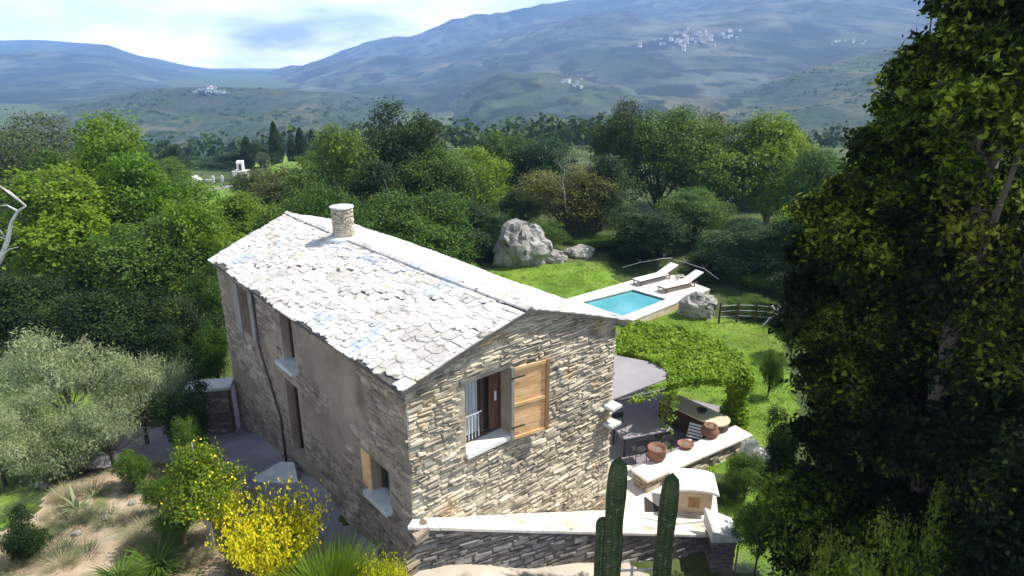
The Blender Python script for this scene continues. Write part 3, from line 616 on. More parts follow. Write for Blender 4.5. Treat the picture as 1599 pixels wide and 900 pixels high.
def up_(A, B, u, z, o=0):
    A, d, n, _ = frame(A, B); return Vector((A.x+d.x*u+n.x*o, A.y+d.y*u+n.y*o, z))
# battered foot of drystone at the front corner, running along the side wall
bf = HMB(HB)
def foot(A, B, L0, L1, seed, d0, d1, ht):
    A_, d, n, Lg = frame(A, B); rnd = random.Random(seed)
    for lay in range(16):
        t = lay/16; u = L0
        while u < L1:
            ww = rnd.uniform(.15, .42); k = (u-L0)/(L1-L0); dd = (d0+(d1-d0)*k)*(1-t)**1.2; z = -11.6-(.6*(1-k))+t*(ht(k)); hh = ht(k)/16
            p = Vector((A_.x+d.x*(u+ww/2)+n.x*(dd-.08), A_.y+d.y*(u+ww/2)+n.y*(dd-.08), z))
            bf.box((p.x, p.y, p.z), (ww*.94, .36, hh*.9), rz=math.atan2(d.y, d.x)+rnd.uniform(-.08, .08), rx=rnd.uniform(.05, .25), j=.02); u += ww
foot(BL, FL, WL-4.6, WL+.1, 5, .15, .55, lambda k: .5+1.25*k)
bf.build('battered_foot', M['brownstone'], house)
# front (main) window
ang = math.atan2(dF.y, dF.x)
win = empty('window'); win.parent = house
def fp(u, z, o): return up_(FL, FR, u, z, o)
def fbox(mb, u0, u1, z0, z1, o0, o1, A=FL, B=FR):
    c = up_(A, B, (u0+u1)/2, (z0+z1)/2, (o0+o1)/2); _, d, _, _ = frame(A, B); mb.box(c, (u1-u0, abs(o1-o0), z1-z0), rz=math.atan2(d.y, d.x))
m_ = HMB(HB); fbox(m_, uW0-.02, uW1+.05, zW0-.13, zW0+.004, -.55, .09); m_.build('sill', M['whitewash'], win, bevel=.01)
m_ = HMB(HB); fbox(m_, uW0-.15, uW1+.2, zW1-.003, zW1+.12, -.3, .06); m_.build('lintel', M['darkstone'], win, bevel=.01)
m_ = HMB(HB)
for a, b, c, e in ((uW0, uW1, zW0+.004, zW0+.07), (uW0, uW1, zW1-.07, zW1-.003), (uW0+.002, uW0+.06, zW0+.07, zW1-.07), (uW1-.06, uW1-.002, zW0+.07, zW1-.07), (uW0+.72, uW0+.80, zW0+.07, zW1-.07)): fbox(m_, a, b, c, e, -.42, -.34)
m_.build('frame', M['darkwood'], win)
m_ = HMB(HB)
for k in range(13):
    u = uW0+.08+k*.05; fbox(m_, u, u+.048, zW0+.1, zW1-.1, -.50-.02*(k % 2), -.485-.02*(k % 2))
m_.build('curtain', M['curtain'], win)
m_ = HMB(HB)
for k in range(6): u = uW0+.12+k*.1; fbox(m_, u, u+.022, zW0+.07, zW0+.72, -.33, -.31)
fbox(m_, uW0+.06, uW0+.72, zW0+.72, zW0+.75, -.335, -.305); m_.build('guard_rail', M['palemetal'], win)
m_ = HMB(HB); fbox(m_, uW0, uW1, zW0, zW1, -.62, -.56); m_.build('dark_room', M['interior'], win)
m_ = HMB(HB); fbox(m_, uW0+1.0, uW1-.07, zW0+.08, zW1-.08, -.40, -.36); m_.build('inner_leaf', M['reddoor'], win)
m_ = HMB(HB); fbox(m_, uW1-.20, uW1-.15, zW0+.85, zW0+1.1, -.36, -.33); m_.build('latch', M['palemetal'], win)
# orange shutter folded back on the facade
sh = empty('shutter'); sh.parent = house
def sbx(mb, s0, s1, z0, z1, o0, o1):        # shutter space: hinge at window jamb, swung 165 degrees
    H0 = fp(uW1-.04, 0, .10); a = ang+R(-11); c, s_ = math.cos(a), math.sin(a); nx, ny = s_, -c
    sc_, oc = (s0+s1)/2, (o0+o1)/2
    mb.box((H0.x+c*sc_+nx*oc, H0.y+s_*sc_+ny*oc, (z0+z1)/2), (s1-s0, o1-o0, z1-z0), rz=a)
z0s, z1s = -8.93, -6.96
m_ = HMB(HB); sbx(m_, -.02, .06, z0s, z1s, -.04, .06); m_.build('hinge_stile', M['greywood'], sh, bevel=.008)
m_ = HMB(HB); sbx(m_, .96, 1.07, z0s, z1s, -.05, .07); m_.build('outer_stile', M['woodframe'], sh, bevel=.01)
m_ = HMB(HB)
for i in range(7):
    a = z0s+.06+i*(z1s-z0s-.12)/7; sbx(m_, .06, .96, a+.004, a+(z1s-z0s-.12)/7-.004, 0, .022+.004*(i % 2))
m_.build('boards', M['wood'], sh, bevel=.004)
for a in (z0s, -8.02, z1s-.09): m_ = HMB(HB); sbx(m_, .06, .96, a, a+.09, .03, .062); m_.build('cross_rail', M['wood'], sh, bevel=.008)
for a in (-8.6, -7.25): m_ = HMB(HB); sbx(m_, -.05, .35, a, a+.04, .064, .074); m_.build('hinge', M['metal'], sh)
# side windows and door
LA, LB = BL, FL
def lwin(i, mt, sill=True, deep=-.3, nm='window'):
    a, b, c, e = holesL[i]; o = empty(nm); o.parent = house
    m1 = HMB(HB); fbox(m1, a, b, c, e, deep-.04, deep, LA, LB); m1.build('leaf' if nm == 'door' else 'pane', mt, o)
    m1 = HMB(HB)
    for q in ((a, a+.07, c, e), (b-.07, b, c, e), (a+.07, b-.07, e-.07, e)): fbox(m1, *q, deep+.002, deep+.07, LA, LB)
    m1.build('frame', M['darkwood'], o)
    if sill: m1 = HMB(HB); fbox(m1, a-.18, b+.15, c-.14, c+.003, -.3, .22, LA, LB); m1.build('sill', M['paleslab'], o, bevel=.015)
    return o
M['glass'] = mat('dark_glass', [(.02, .025, .035), (.04, .05, .065)], 1, .08, spec=.6)
lwin(0, M['glass']); lwin(3, M['glass'], sill=False)
dr = lwin(1, M['reddoor'], sill=False, nm='door')
m1 = HMB(HB); a, b, c, e = holesL[1]; fbox(m1, b-.2, b-.14, c+1.1, c+1.2, -.3, -.22, LA, LB); m1.build('handle', M['palemetal'], dr)
lw2 = lwin(2, M['glass'])
m1 = HMB(HB); a, b, c, e = holesL[2]; fbox(m1, a-.45, a-.02, c, e+.05, .01, .05, LA, LB); m1.build('shutter', M['wood'], lw2, bevel=.008)
m1 = HMB(HB); fbox(m1, uv(10.75), uv(10.25), -8.6, -6.9, .012, .05, LA, LB); m1.build('shutter', M['greywood'], house, label='weathered grey-brown shutter leaf', bevel=.008)
m1 = HMB(HB); fbox(m1, uv(9.3), uv(9.0), -8.6, -6.9, .012, .05, LA, LB); m1.build('shutter', M['greywood'], house, label='weathered grey shutter leaf', bevel=.008)
m1 = HMB(HB); P_ = lambda al, z, o=.07: up_(LA, LB, uv(al), z, o)
m1.tube([P_(8.75, -6.75), P_(8.75, -8.6), P_(7.6, -10.6), P_(7.6, -12.2)], .035, 8); m1.build('dark_line_pipe', M['metal'], house, smooth=True)  # pipe is invented to stand for a dark line down the wall
# door block
t_ = up_(LA, LB, uv(6.55), -12.15, .75)
ds = thing('stone_step', 'big pale slanted stone block lying outside the brown side door', 'stone step', (t_.x, t_.y, -12.4))
m1 = MB(); m1.prism([(-.65, -.5), (.5, -.65), (.75, .35), (-.1, .6), (-.6, .35)], [-.3]*5, [.38, .30, .62, .72, .60]); o = m1.build('block', M['paleslab'], ds, bevel=.03)
ds.rotation_euler.z = math.atan2(dL.y, dL.x)
# roof
def rp_(side, s, t, lift=0.):
    """side 0 left slope, 1 right slope; s 0 front..1 back; t 0 eave..1 ridge"""
    of, ob = .22, .2
    e0, e1 = (vec(FL), vec(BL)) if side == 0 else (vec(FR), vec(BR))
    r0 = (vec(FL)+vec(FR))/2; r1 = (vec(BL)+vec(BR))/2; r0.z = apexz; r1.z = -5.66
    a = e0.lerp(e1, s*1.0); b = r0.lerp(r1, s)
    ax = (r1-r0).normalized(); ext = -of*(1-s)+ob*s
    a = a+ax*ext; b = b+ax*ext; out = (a-b); k = 1+.22/out.length; a = b+out*k
    p = a.lerp(b, t); p.z += .03+lift-.07*math.sin(math.pi*s)*t+.05*math.sin(s*9+side*2)*(1-t)*.6+.04*math.sin(math.pi*t)
    return p
rf = empty('roof'); rf.parent = house
mu = HMB(HB)
for side in (0, 1):
    ns, nt_ = 24, 6; g0 = [[rp_(side, i/ns, j/nt_, -.0) for j in range(nt_+1)] for i in range(ns+1)]; g1 = [[p-Vector((0, 0, .09)) for p in r_] for r_ in g0]
    V = [p for r_ in g0 for p in r_]+[p for r_ in g1 for p in r_]; n0 = (ns+1)*(nt_+1); fs = []
    ix = lambda i, j, k=0: k*n0+i*(nt_+1)+j
    for i in range(ns):
        for j in range(nt_):
            q = (ix(i, j), ix(i+1, j), ix(i+1, j+1), ix(i, j+1)); fs += [q, tuple(x+n0 for x in q[::-1])]
        fs += [(ix(i, 0), ix(i, 0, 1), ix(i+1, 0, 1), ix(i+1, 0))]
    for j in range(nt_): fs += [(ix(0, j), ix(0, j+1), ix(0, j+1, 1), ix(0, j, 1)), (ix(ns, j+1), ix(ns, j), ix(ns, j, 1), ix(ns, j+1, 1))]
    mu.add(V, fs)
mu.build('underlay', M['roofunder'], rf)
def slabs():
    mb = HMB(HB); rnd = random.Random(21)
    for side in (0, 1):
        Ls = 13.5; Lt = 3.6; rows = 17
        for r in range(rows+1):
            t0 = r/rows-.012; t1 = min(1.0, (r+1.75)/rows)
            s = -rnd.uniform(0, .4)/Ls
            while s < 1:
                wd = rnd.choice((rnd.uniform(.16, .36), rnd.uniform(.3, .62)))/Ls; s1 = min(s+wd, 1.); s0 = max(s, 0.)
                if s1-s0 > .008:
                    wv = .035*math.sin(s0*23+r*.7)+.02*math.sin(s0*51+r*1.9)
                    jt = lambda q: q+rnd.uniform(-.018, .018); a = t0+wv+rnd.uniform(-.017, .017); n_ = 5; pts = []
                    gp = .012/Ls
                    for k in range(n_):
                        f = k/(n_-1); cc = .012*(abs(f-.5)*2)**3
                        pts.append((s0+gp+(s1-s0-2*gp)*f+rnd.uniform(-.05, .05)*wd*(0 < f < 1), max(-.015, a+cc+rnd.uniform(-.010, .010))))
                    th = rnd.uniform(.018, .035); lf = .036+rnd.uniform(-.006, .010)
                    fr = [rp_(side, a_, min(b_, 1), lf) for a_, b_ in pts]; bk = [rp_(side, a_, min(1., t1+wv), .008+rnd.uniform(0, .012)) for a_, _ in pts]
                    top = fr+bk[::-1]; bot = [p-Vector((0, 0, th)) for p in top]; m = len(top)
                    if min(b_ for _, b_ in pts) < .985:
                        mb.add(top+bot, [tuple(range(m)), tuple(range(m, 2*m))[::-1]]+[(i, m+i, m+(i+1) % m, (i+1) % m) for i in range(m)])
                s = s1 if s1 > s else 1
    # ridge stones
    s = 0
    while s < 1:
        wd = rnd.uniform(.3, .6)/13.5; s1 = min(1, s+wd)
        a, b = rp_(0, s+.0006, .965, .075), rp_(0, s1-.0006, .965, .075); c, d = rp_(1, s1-.0006, .965, .07), rp_(1, s+.0006, .965, .07); m0, m1_ = rp_(0, s+.0006, 1, .10), rp_(0, s1-.0006, 1, .10)
        T = [a, b, m1_, m0, d, c]; dn = [p-Vector((0, 0, .05)) for p in T]
        mb.add(T+dn, [(0, 3, 2, 1), (3, 4, 5, 2), (0, 1, 7, 6), (4, 10, 11, 5), (0, 6, 9, 3), (3, 9, 10, 4), (1, 2, 8, 7), (2, 5, 11, 8)])
        s = s1
    mb.build('slab_covering', M['roofslab'], rf)
slabs()
# chimney
cb_ = rp_(0, .66, .93); cx, cy = onplane(537, 366, rp_(0, 0, 1), rp_(0, 1, 1))[:2]
zr = -5.66
chim = empty('chimney'); chim.parent = rf; chim.location = Vector((cx, cy, zr))-HB
mb = MB(); rnd = random.Random(4)
mb.lathe([(.33, -.3), (.32, .2), (.30, .6), (.29, .98)], n=24, wob=.03)
for k in range(16):
    z = -.05+k*.065; u = 0; n_ = 11
    for q in range(n_):
        t = (q+.5*(k % 2)+rnd.uniform(-.2, .2))*2*math.pi/n_; mb.box((.315*math.cos(t), .315*math.sin(t), z), (.07, .17*rnd.uniform(.7, 1.1), .055), rz=t, j=.01)
mb.build('stack', M['stone'], chim)
mb = MB(); mb.lathe([(.37, 0), (.40, .02), (.39, .06), (.3, .08), (.02, .11)], (0, 0, 1.0), 26, wob=.03); mb.build('cap_slab', M['paleslab'], chim)
mb = MB(); mb.lathe([(.62, -.12), (.58, .02), (.44, .07)], (0, 0, 0), 20, wob=.06); mb.build('mortar_collar', M['roofslab'], chim)
# projecting stone ledge on the right corner
for i, py in enumerate((628, 655)):
    q = zat = None
    z = FR[2]; 
    # height on the corner vertical
    v = (450-py)/F_PX; z = FR[1]*(v*math.cos(PITCH)-math.sin(PITCH))/(math.cos(PITCH)+v*math.sin(PITCH))
    m1 = HMB(HB); m1.box((FR[0]-.12+nF.x*.12, FR[1]-.1+nF.y*.12, z), (.42, .5, .10), rz=ang, j=.015); m1.build('projecting_stone', M['paleslab'], house, bevel=.02)

# ------------------------------------------------------------ ramp with stone retaining wall
R1 = vec(FL)+nF*.02; R2 = vec(FR)+nF*.02
c3 = vec(atz(1118, 832, -13.0)); c3.z = 0; c1 = vec(onplane(650, 810, FL, (FL[0]+.9, FL[1]-.05, 0))); 
c1 = Vector((FL[0]-.02, FL[1]-.22, 0))
ramp = thing('terrace_ramp', 'stone retaining wall below the facade with a broad white sloping top', 'retaining wall', (c1.x, c1.y, -11))
RB = Vector(ramp.location)
zt1, zt2 = -9.84, -13.02
mb = HMB(RB); mb.prism([(c1.x, c1.y), (c3.x, c3.y), (c3.x+.25, c3.y+.55), (R2.x, R2.y), (R1.x, R1.y)], [-15]*5, [zt1-.16, zt2-.16, zt2-.16, zt2-.16, zt1-.16]); mb.build('core', M['mortar'], ramp)
mb = HMB(RB); o_ = Vector((.03, -.09, 0))

for i in range(12):
    a0, a1 = i/12, (i+1)/12
    f0, f1 = Vector((c1.x-.05, c1.y-.09, 0)).lerp(Vector((c3.x+.08, c3.y-.09, 0)), a0), Vector((c1.x-.05, c1.y-.09, 0)).lerp(Vector((c3.x+.08, c3.y-.09, 0)), a1)
    b0_, b1_ = R1.lerp(R2, a0), R1.lerp(R2, a1); za, zb_ = zt1+(zt2-zt1)*a0+random.uniform(-.008, .008), zt1+(zt2-zt1)*a1
    mb.prism([(f0.x, f0.y), (f1.x-.01, f1.y), (b1_.x-.01, b1_.y), (b0_.x, b0_.y)], [za-.095, zb_-.095, zb_-.095, za-.095], [za, zb_, zb_, za])
mb.prism([(c3.x+.08, c3.y-.09), (c3.x+.3, c3.y+.55), (R2.x, R2.y)], zt2-.095, zt2-.002); mb.build('coping', M['white'], ramp, bevel=.015)
mb = HMB(RB); Lr = (c3-c1).length
topr = lambda u: zt1+(zt2-zt1)*u/Lr-.10
stones(mb, (c1.x, c1.y, 0), (c3.x, c3.y, 0), -15., topr, rh=(.06, .15), rw=(.15, .5), relief=(.02, .07), seed=33)
mb.build('stone_facing', M['darkstone'], ramp)
# front ground kerb strip beige
# pier at the right end
pz = aty(1130, 800, 15.6); pr = thing('gate_pier', 'dark slate-faced pier with pale sloping cap at the end of the ramp', 'pier', (pz[0], 15.6, -14.6))
mb = MB(); mb.box((0, 0, .95), (.62, .7, 1.9)); mb.build('core', M['mortar'], pr)
mb = MB(); 
for k in range(4):
    hs = [((-.31, -.35), (.31, -.35)), ((.31, -.35), (.31, .35)), ((.31, .35), (-.31, .35)), ((-.31, .35), (-.31, -.35))][k]
    stones(mb, (*hs[0], 0), (*hs[1], 0), 0, lambda u: 1.9, rh=(.04, .10), rw=(.15, .4), relief=(.01, .04), seed=50+k)
mb.build('stone_facing', M['darkstone'], pr)
mb = MB(); mb.prism([(-.40, -.44), (.42, -.44), (.42, .44), (-.40, .44)], [1.9]*4, [2.28, 2.0, 2.06, 2.42]); mb.build('cap', M['paleslab'], pr, bevel=.02)

# ------------------------------------------------------------ patio
pat = MB(); pp = [(2.9, 16.95), (5.2, 16.4)]+[tuple(atz(a_, b_, -12.99)[:2]) for a_, b_ in ((1068, 752), (1004, 752), (1160, 690), (1150, 640))]+[(6.2, 24.4), (2.5, 26.), (-1.5, 22.3)]
pat.prism(pp, -13.4, -12.985); tag(pat.build('patio', M['pathm']), kind='structure')
pat = MB(); q_ = [tuple(atz(a, b, -12.98)[:2]) for a, b in ((948, 800), (1060, 818), (1122, 812), (1118, 770), (1075, 752), (1004, 752), (985, 728), (948, 722))]
pat.prism(q_, -13.1, -12.965); tag(pat.build('white_paving', M['white']), kind='structure')
# low patio wall
wA = vec(atz(1000, 741, -12.45)); wB_ = vec(atz(1160, 672, -12.45))
lw = thing('low_wall', 'low rubble wall with white coping carrying three pots, along the patio', 'wall', (wA.x, wA.y, -13))
LBs = Vector(lw.location); _, dw, nw, Lw = frame(wA, wB_)
mb = HMB(LBs); rzw = math.atan2(dw.y, dw.x); cwm = (wA+wB_)/2
mb.box((cwm.x, cwm.y, -13.1), (Lw, .55, 1.1), rz=rzw); mb.build('core', M['mortar'], lw)
mb = HMB(LBs); stones(mb, wA+nw*.275, wB_+nw*.275, -13.8, lambda u: -12.56, seed=61, rh=(.07, .16), rw=(.15, .45)); stones(mb, wB_-nw*.275, wA-nw*.275, -13.2, lambda u: -12.56, seed=62, rh=(.07, .16), rw=(.15, .45)); stones(mb, wA-nw*.27, wA+nw*.27, -13.8, lambda u: -12.56, seed=63)
mb.build('stone_facing', M['stone'], lw)
mb = HMB(LBs); mb.box((cwm.x, cwm.y, -12.50), (Lw+.12, .78, .09), rz=rzw); mb.build('coping', M['white'], lw, bevel=.02)
def pot(px, py, s, label, kind=0):
    P = atz(px, py, -12.455); t = thing('plant_pot', label, 'pot', P, random.uniform(0, 6), 'pots on the patio wall')
    mb = MB()
    prof = [[(.17, 0), (.24, .06), (.27, .2), (.25, .3), (.28, .33), (.28, .37), (.24, .37), (.22, .30)], [(.2, 0), (.27, .05), (.29, .10), (.26, .12), (.24, .09)], [(.14, 0), (.25, .07), (.27, .16), (.22, .26), (.18, .30), (.2, .33), (.16, .33), (.14, .28)]][kind]
    mb.lathe([(r*s, z*s) for r, z in prof], n=22, wob=.02); mb.build('pot_body', M['terracotta'], t, smooth=True)
    mb = MB(); mb.lathe([(prof[-1][0]*s*.98, 0), (.01, .03)], (0, 0, (prof[-1][1]-.01)*s), 14); mb.build('earth_fill', M['mortar'], t)
pot(1025, 716, 1.15, 'ribbed dark terracotta pot on the near end of the white wall coping')
pot(1070, 697, 1.0, 'shallow terracotta saucer in the middle of the white wall coping', 1)
pot(1108, 680, 1.2, 'round-bellied brown pot on the far end of the white wall coping', 2)
# round table and chairs in the shade
T0 = atz(1000, 697, -12.98)
tb = thing('patio_table', 'dark rectangular dining table in the shade beside the house corner', 'table', T0, R(18), None)
mb = MB(); mb.box((0, 0, .745), (1.9, 1.0, .045)); mb.build('tabletop', M['canopy'], tb, bevel=.01)
mb = MB(); mb.box((0, 0, .69), (1.7, .8, .06)); mb.build('apron', M['metal'], tb)
for sx_ in (-.85, .85):
    for sy_ in (-.42, .42): mb = MB(); mb.box((sx_, sy_, .36), (.06, .06, .72)); mb.build('leg', M['metal'], tb)
def chair(loc, rz, label):
    t = thing('patio_chair', label, 'chair', loc, rz, 'chairs round the patio table')
    mb = MB(); mb.box((0, 0, .45), (.44, .42, .035)); mb.build('seat', M['metal'], t, bevel=.008)
    mb = MB(); mb.box((0, .20, .80), (.42, .025, .22)); 
    for s_ in (-.2, .2): mb.box((s_, .20, .66), (.03, .03, .44))
    mb.build('backrest', M['metal'], t)
    for a in (-.19, .19):
        for b in (-.18, .18): mb = MB(); mb.tube([(a, b, .44), (a*1.12, b*1.15, 0)], .014, 6); mb.build('leg', M['metal'], t)
c_, s_ = math.cos(R(18)), math.sin(R(18))
for (a, b, r_, lb) in ((-.5, -.75, 180, 'dark chair on the near side of the patio table, nearer the house'), (.45, -.75, 180, 'dark chair on the near side of the patio table, nearer the pots'), (-.45, .75, 0, 'dark chair on the far side of the patio table, nearer the house'), (1.25, .1, -90, 'dark chair at the end of the patio table that faces the bench')):
    chair((T0[0]+a*c_-b*s_, T0[1]+a*s_+b*c_, -12.98), R(18+r_), lb)
# wooden chest bench with cream top
P0 = vec(atz(1037, 662, -12.98)); P1 = vec(atz(1108, 697, -12.98)); _, db, nb, Lb = frame(P0, P1)
bc = (P0+P1)/2-nb*.45; bn = thing('chest_bench', 'long brown wooden chest bench with rounded cream top beside the patio wall', 'bench', (bc.x, bc.y, -12.98), math.atan2(db.y, db.x))
Lb = max(Lb, 2.6)
def capsule(Lx, Wy, n=10):
    p = [(-Lx/2, -Wy/2)]
    for k in range(n+1): t = -math.pi/2+math.pi*k/n; p.append((Lx/2-Wy*.35+Wy*.35*math.cos(t)*1.0, Wy/2*math.sin(t)))
    p.append((-Lx/2, Wy/2)); return p
mb = MB(); mb.prism(capsule(Lb, .9), .06, .80); mb.build('wooden_case', M['darkwood'], bn, bevel=.01)
mb = MB(); mb.prism(capsule(Lb-.16, .8), 0., .06); mb.build('plinth', M['metal'], bn)
mb = MB(); mb.prism(capsule(Lb+.06, .96), .803, .87); mb.build('cream_top', M['cream'], bn, bevel=.02)
bw = thing('bowl', 'small dark bowl standing on the cream bench top', 'bowl', (bc.x+db.x*.25, bc.y+db.y*.25, -12.98+.872))
mb = MB(); mb.lathe([(.08, 0), (.15, .04), (.19, .11), (.17, .11), (.12, .05), (.02, .03)], n=18); mb.build('dish', M['metal'], bw, smooth=True)
# slatted low chair
q = atz(1078, 703, -12.98); lc_ = thing('slatted_chair', 'low pale slatted deck chair between the bench and the white coping', 'chair', q, R(-30))
mb = MB()
for k in range(7): mb.box((0, -.4+k*.11, .16+.012*k), (.55, .075, .02))
mb.build('seat', M['whitewash'], lc_)
mb = MB()
for k in range(5): mb.box((0, .40+k*.07, .30+k*.085), (.55, .075, .02), rx=R(50))
mb.build('backrest', M['whitewash'], lc_)
for a in (-.26, .26): mb = MB(); mb.tube([(a, -.42, .0), (a, -.38, .15), (a, .38, .22), (a, .75, .66)], .02, 6); mb.build('frame', M['greywood'], lc_)
for a in (-.26, .26): mb = MB(); mb.tube([(a, .34, .21), (a, .5, 0)], .018, 6); mb.build('leg', M['greywood'], lc_)
# pergola with grey canopy
zc = -10.55
cp = [vec(atz(a, b, zc)) for a, b in ((945, 552), (1043, 570), (1040, 592), (952, 626))]
pg = thing('pergola', 'metal pergola with flat grey canopy fixed beside the house', 'pergola', (cp[3].x, cp[3].y, -13))
PB = Vector(pg.location)
mb = HMB(PB)
nn = 8
G = [[cp[0].lerp(cp[1], i/nn).lerp(cp[3].lerp(cp[2], i/nn), j/nn)-Vector((0, 0, .05*math.sin(math.pi*i/nn)*math.sin(math.pi*j/nn))) for j in range(nn+1)] for i in range(nn+1)]
V = [p for r_ in G for p in r_]+[p-Vector((0, 0, .035)) for r_ in G for p in r_]; n0 = (nn+1)**2; fs = []
for i in range(nn):
    for j in range(nn): q = (i*(nn+1)+j, i*(nn+1)+j+1, (i+1)*(nn+1)+j+1, (i+1)*(nn+1)+j); fs += [q, tuple(x+n0 for x in q[::-1])]
mb.add(V, fs); mb.build('canopy', M['canopy'], pg)
pc = vec(atz(1140, 590, -10.9)); pd = vec(atz(1130, 520, -10.75))
vr = [vec(atz(a, b, -10.7)) for a, b in ((955, 628), (1160, 580), (1080, 520), (985, 508))]
mb = HMB(PB); mb.tube([vr[0], vr[0].lerp(vr[1], .5), vr[1]], .05, 8); mb.build('front_beam', M['metal'], pg)
mb = HMB(PB); mb.tube([vr[3], vr[2]], .045, 8); mb.tube([vr[1], vr[2]], .045, 8); mb.build('rear_beam', M['metal'], pg)
for k, t in enumerate((.25, .5, .75)): mb = HMB(PB); mb.tube([vr[0].lerp(vr[1], t)+Vector((0, 0, .06)), vr[3].lerp(vr[2], t)+Vector((0, 0, .06))], .03, 6); mb.build('rafter', M['metal'], pg)
for p in (vr[1], vr[2], vr[0].lerp(vr[1], .42), vr[3]): mb = HMB(PB); mb.tube([p, (p.x, p.y, -13)], .045, 8); mb.build('post', M['metal'], pg)
# vine on the pergola
def scatter_obj(name, C, O, size, m, label, cat, seed, aspect=.6, up=.6, kind=None, group=None, base=None):
    b = np.array(base if base is not None else (C[:, 0].mean(), C[:, 1].mean(), C[:, 2].min()))
    V, Fc = leaves(C-b, size, aspect, up, seed, O); o = mesh_np(name, V, Fc, m); o.location = b
    return tag(o, label, cat, group, kind)
rs = np.random.RandomState(5)
C = []; 
poly = [tuple(atz(a, b, -10.6)[:2]) for a, b in ((962, 530), (985, 508), (1050, 510), (1110, 530), (1158, 555), (1170, 585), (1130, 598), (1085, 596), (1045, 606), (1040, 580), (1005, 562), (965, 552))]
pa = np.array(poly); lo, hi = pa.min(0), pa.max(0)
XY = rs.uniform(lo, hi, (52000, 2)); XY = XY[inpoly(XY[:, 0], XY[:, 1], poly)]
Z = np.array([-10.58+.13*noise.noise(Vector((x*1.1, y*1.1, 3)))+.12*noise.noise(Vector((x*4, y*4, 1))) for x, y in XY])
C.append(np.column_stack([XY, Z+rs.normal(size=len(Z))*.09]))
for k in range(42):    # hanging trails along the front beam
    t = rs.uniform(.12, 1); p = vr[0].lerp(vr[1], t); ln = rs.uniform(.1, .5)*(.4+.6*t); n_ = int(90*ln)
    C.append(np.array([p.x, p.y, p.z+.05])+np.column_stack([rs.normal(size=n_)*.12, rs.normal(size=n_)*.12, -rs.uniform(0, ln, n_)]))
p = vec(atz(1143, 640, -12.))
q = vr[1]; n_ = 5200; zz = rs.uniform(0, 1, n_); a = rs.uniform(0, 6.28, n_); r_ = .36+.12*np.sin(zz*9)+rs.normal(size=n_)*.07
C.append(np.column_stack([q.x-.1+np.cos(a)*r_, q.y+np.sin(a)*r_, -13+zz*2.35]))
q = vr[0].lerp(vr[1], .42); n_ = 350; zz = rs.uniform(0, 1, n_); a = rs.uniform(0, 6.28, n_); r_ = .2+rs.normal(size=n_)*.06
C.append(np.column_stack([q.x+np.cos(a)*r_, q.y+np.sin(a)*r_, -13+zz*2.3]))
C = np.concatenate(C); scatter_obj('climbing_vine', C, None, .12, L['vine'], 'bright green vine covering the pergola and hanging down its posts', 'vine', 6, aspect=.8, up=1.4)
# cacti
def cactus(px, ptop, y, wpx, label, arms=()):
    q = aty(px, ptop, y); z = h(q[0], y); H = q[2]-z; fw = y*math.cos(PITCH)-(q[2]+z)/2*math.sin(PITCH); r = wpx*fw/F_PX/2
    t = thing('column_cactus', label, 'cactus', (q[0], y, z), 0, 'column cacti')
    def stem(x0, y0, Hh, rr, seed):
        rnd = random.Random(seed); n = 11; rows = 26; vs = []; fs = []; K = n*4; bx_, by_ = rnd.uniform(-.05, .05), rnd.uniform(-.05, .05)
        for i in range(rows+1):
            f = i/rows; z_ = Hh*f; e = min(1, math.sqrt(max(0, 1-max(0, (f-.9)/.1)**2))) if f > .9 else 1; e = max(e, .05)
            e *= (.82+.18*min(1, f*4))*(1+.05*math.sin(f*17+seed))
            for k in range(K):
                th = 2*math.pi*k/K; rib = 1+.11*math.cos(n*th); vs.append((x0+bx_*math.sin(f*3)+rr*e*rib*math.cos(th), y0+by_*math.sin(f*3)+rr*e*rib*math.sin(th), z_))
        for i in range(rows):
            for k in range(K): fs.append((i*K+k, i*K+(k+1) % K, (i+1)*K+(k+1) % K, (i+1)*K+k))
        fs.append(tuple(range(rows*K, (rows+1)*K))); m = MB(); m.add(vs, fs); o = m.build('stem', M['cactus'], t, smooth=True)
        m = MB()
        for i in range(int(Hh/.09)):
            for k in range(n):
                th = 2*math.pi*k/n; zz = .05+i*.09; rr_ = rr*1.09
                for a in (-.4, .4):
                    m.add([(x0+rr_*math.cos(th), y0+rr_*math.sin(th), zz), (x0+rr_*math.cos(th)-.004*math.sin(th), y0+rr_*math.sin(th)+.004*math.cos(th), zz), (x0+(rr_+.05)*math.cos(th+a*.3), y0+(rr_+.05)*math.sin(th+a*.3), zz+a*.06)], [(0, 1, 2)])
        m.build('spines', M['spines'], o)
    stem(0, 0, H, r, 1)
    for k, (dx, fr, rf_) in enumerate(arms): stem(dx, .1, H*fr, r*rf_, 5+k)
cactus(968, 714, 12.4, 27, 'tall column cactus with a shorter second stem at its left foot', [(-.27, .62, .75)])
cactus(1051, 739, 12.6, 25, 'single-stem column cactus to the right of the taller double one')

# ------------------------------------------------------------ pool terrace
zd = -12.45
DK = [atz(a, b, zd) for a, b in ((882, 468), (1036, 424), (1108, 452), (988, 500))]
WT = [atz(a, b, zd) for a, b in ((908, 472), (988, 452), (1041, 467), (972, 494))]
dkp = [(float(p[0]), float(p[1])) for p in DK]; wtp = [(float(p[0]), float(p[1])) for p in WT]
sp = thing('swimming_pool', 'small rectangular turquoise pool with white stone surround below the grass', 'pool', (wtp[0][0], wtp[0][1], zd))
SB = Vector(sp.location)
mb = HMB(SB)
def ring(mb, outp, inp, z0, z1):
    for i in range(4):
        a, b = outp[i], outp[(i+1) % 4]; c, d = inp[(i+1) % 4], inp[i]; mb.prism([a, b, c, d], z0, z1)
mid = [((a[0]*.15+b[0]*.85), (a[1]*.15+b[1]*.85)) for a, b in zip(dkp, wtp)]
ring(mb, dkp, wtp, zd-.9, zd-.05); mb.build('surround_base', M['stone'], sp)
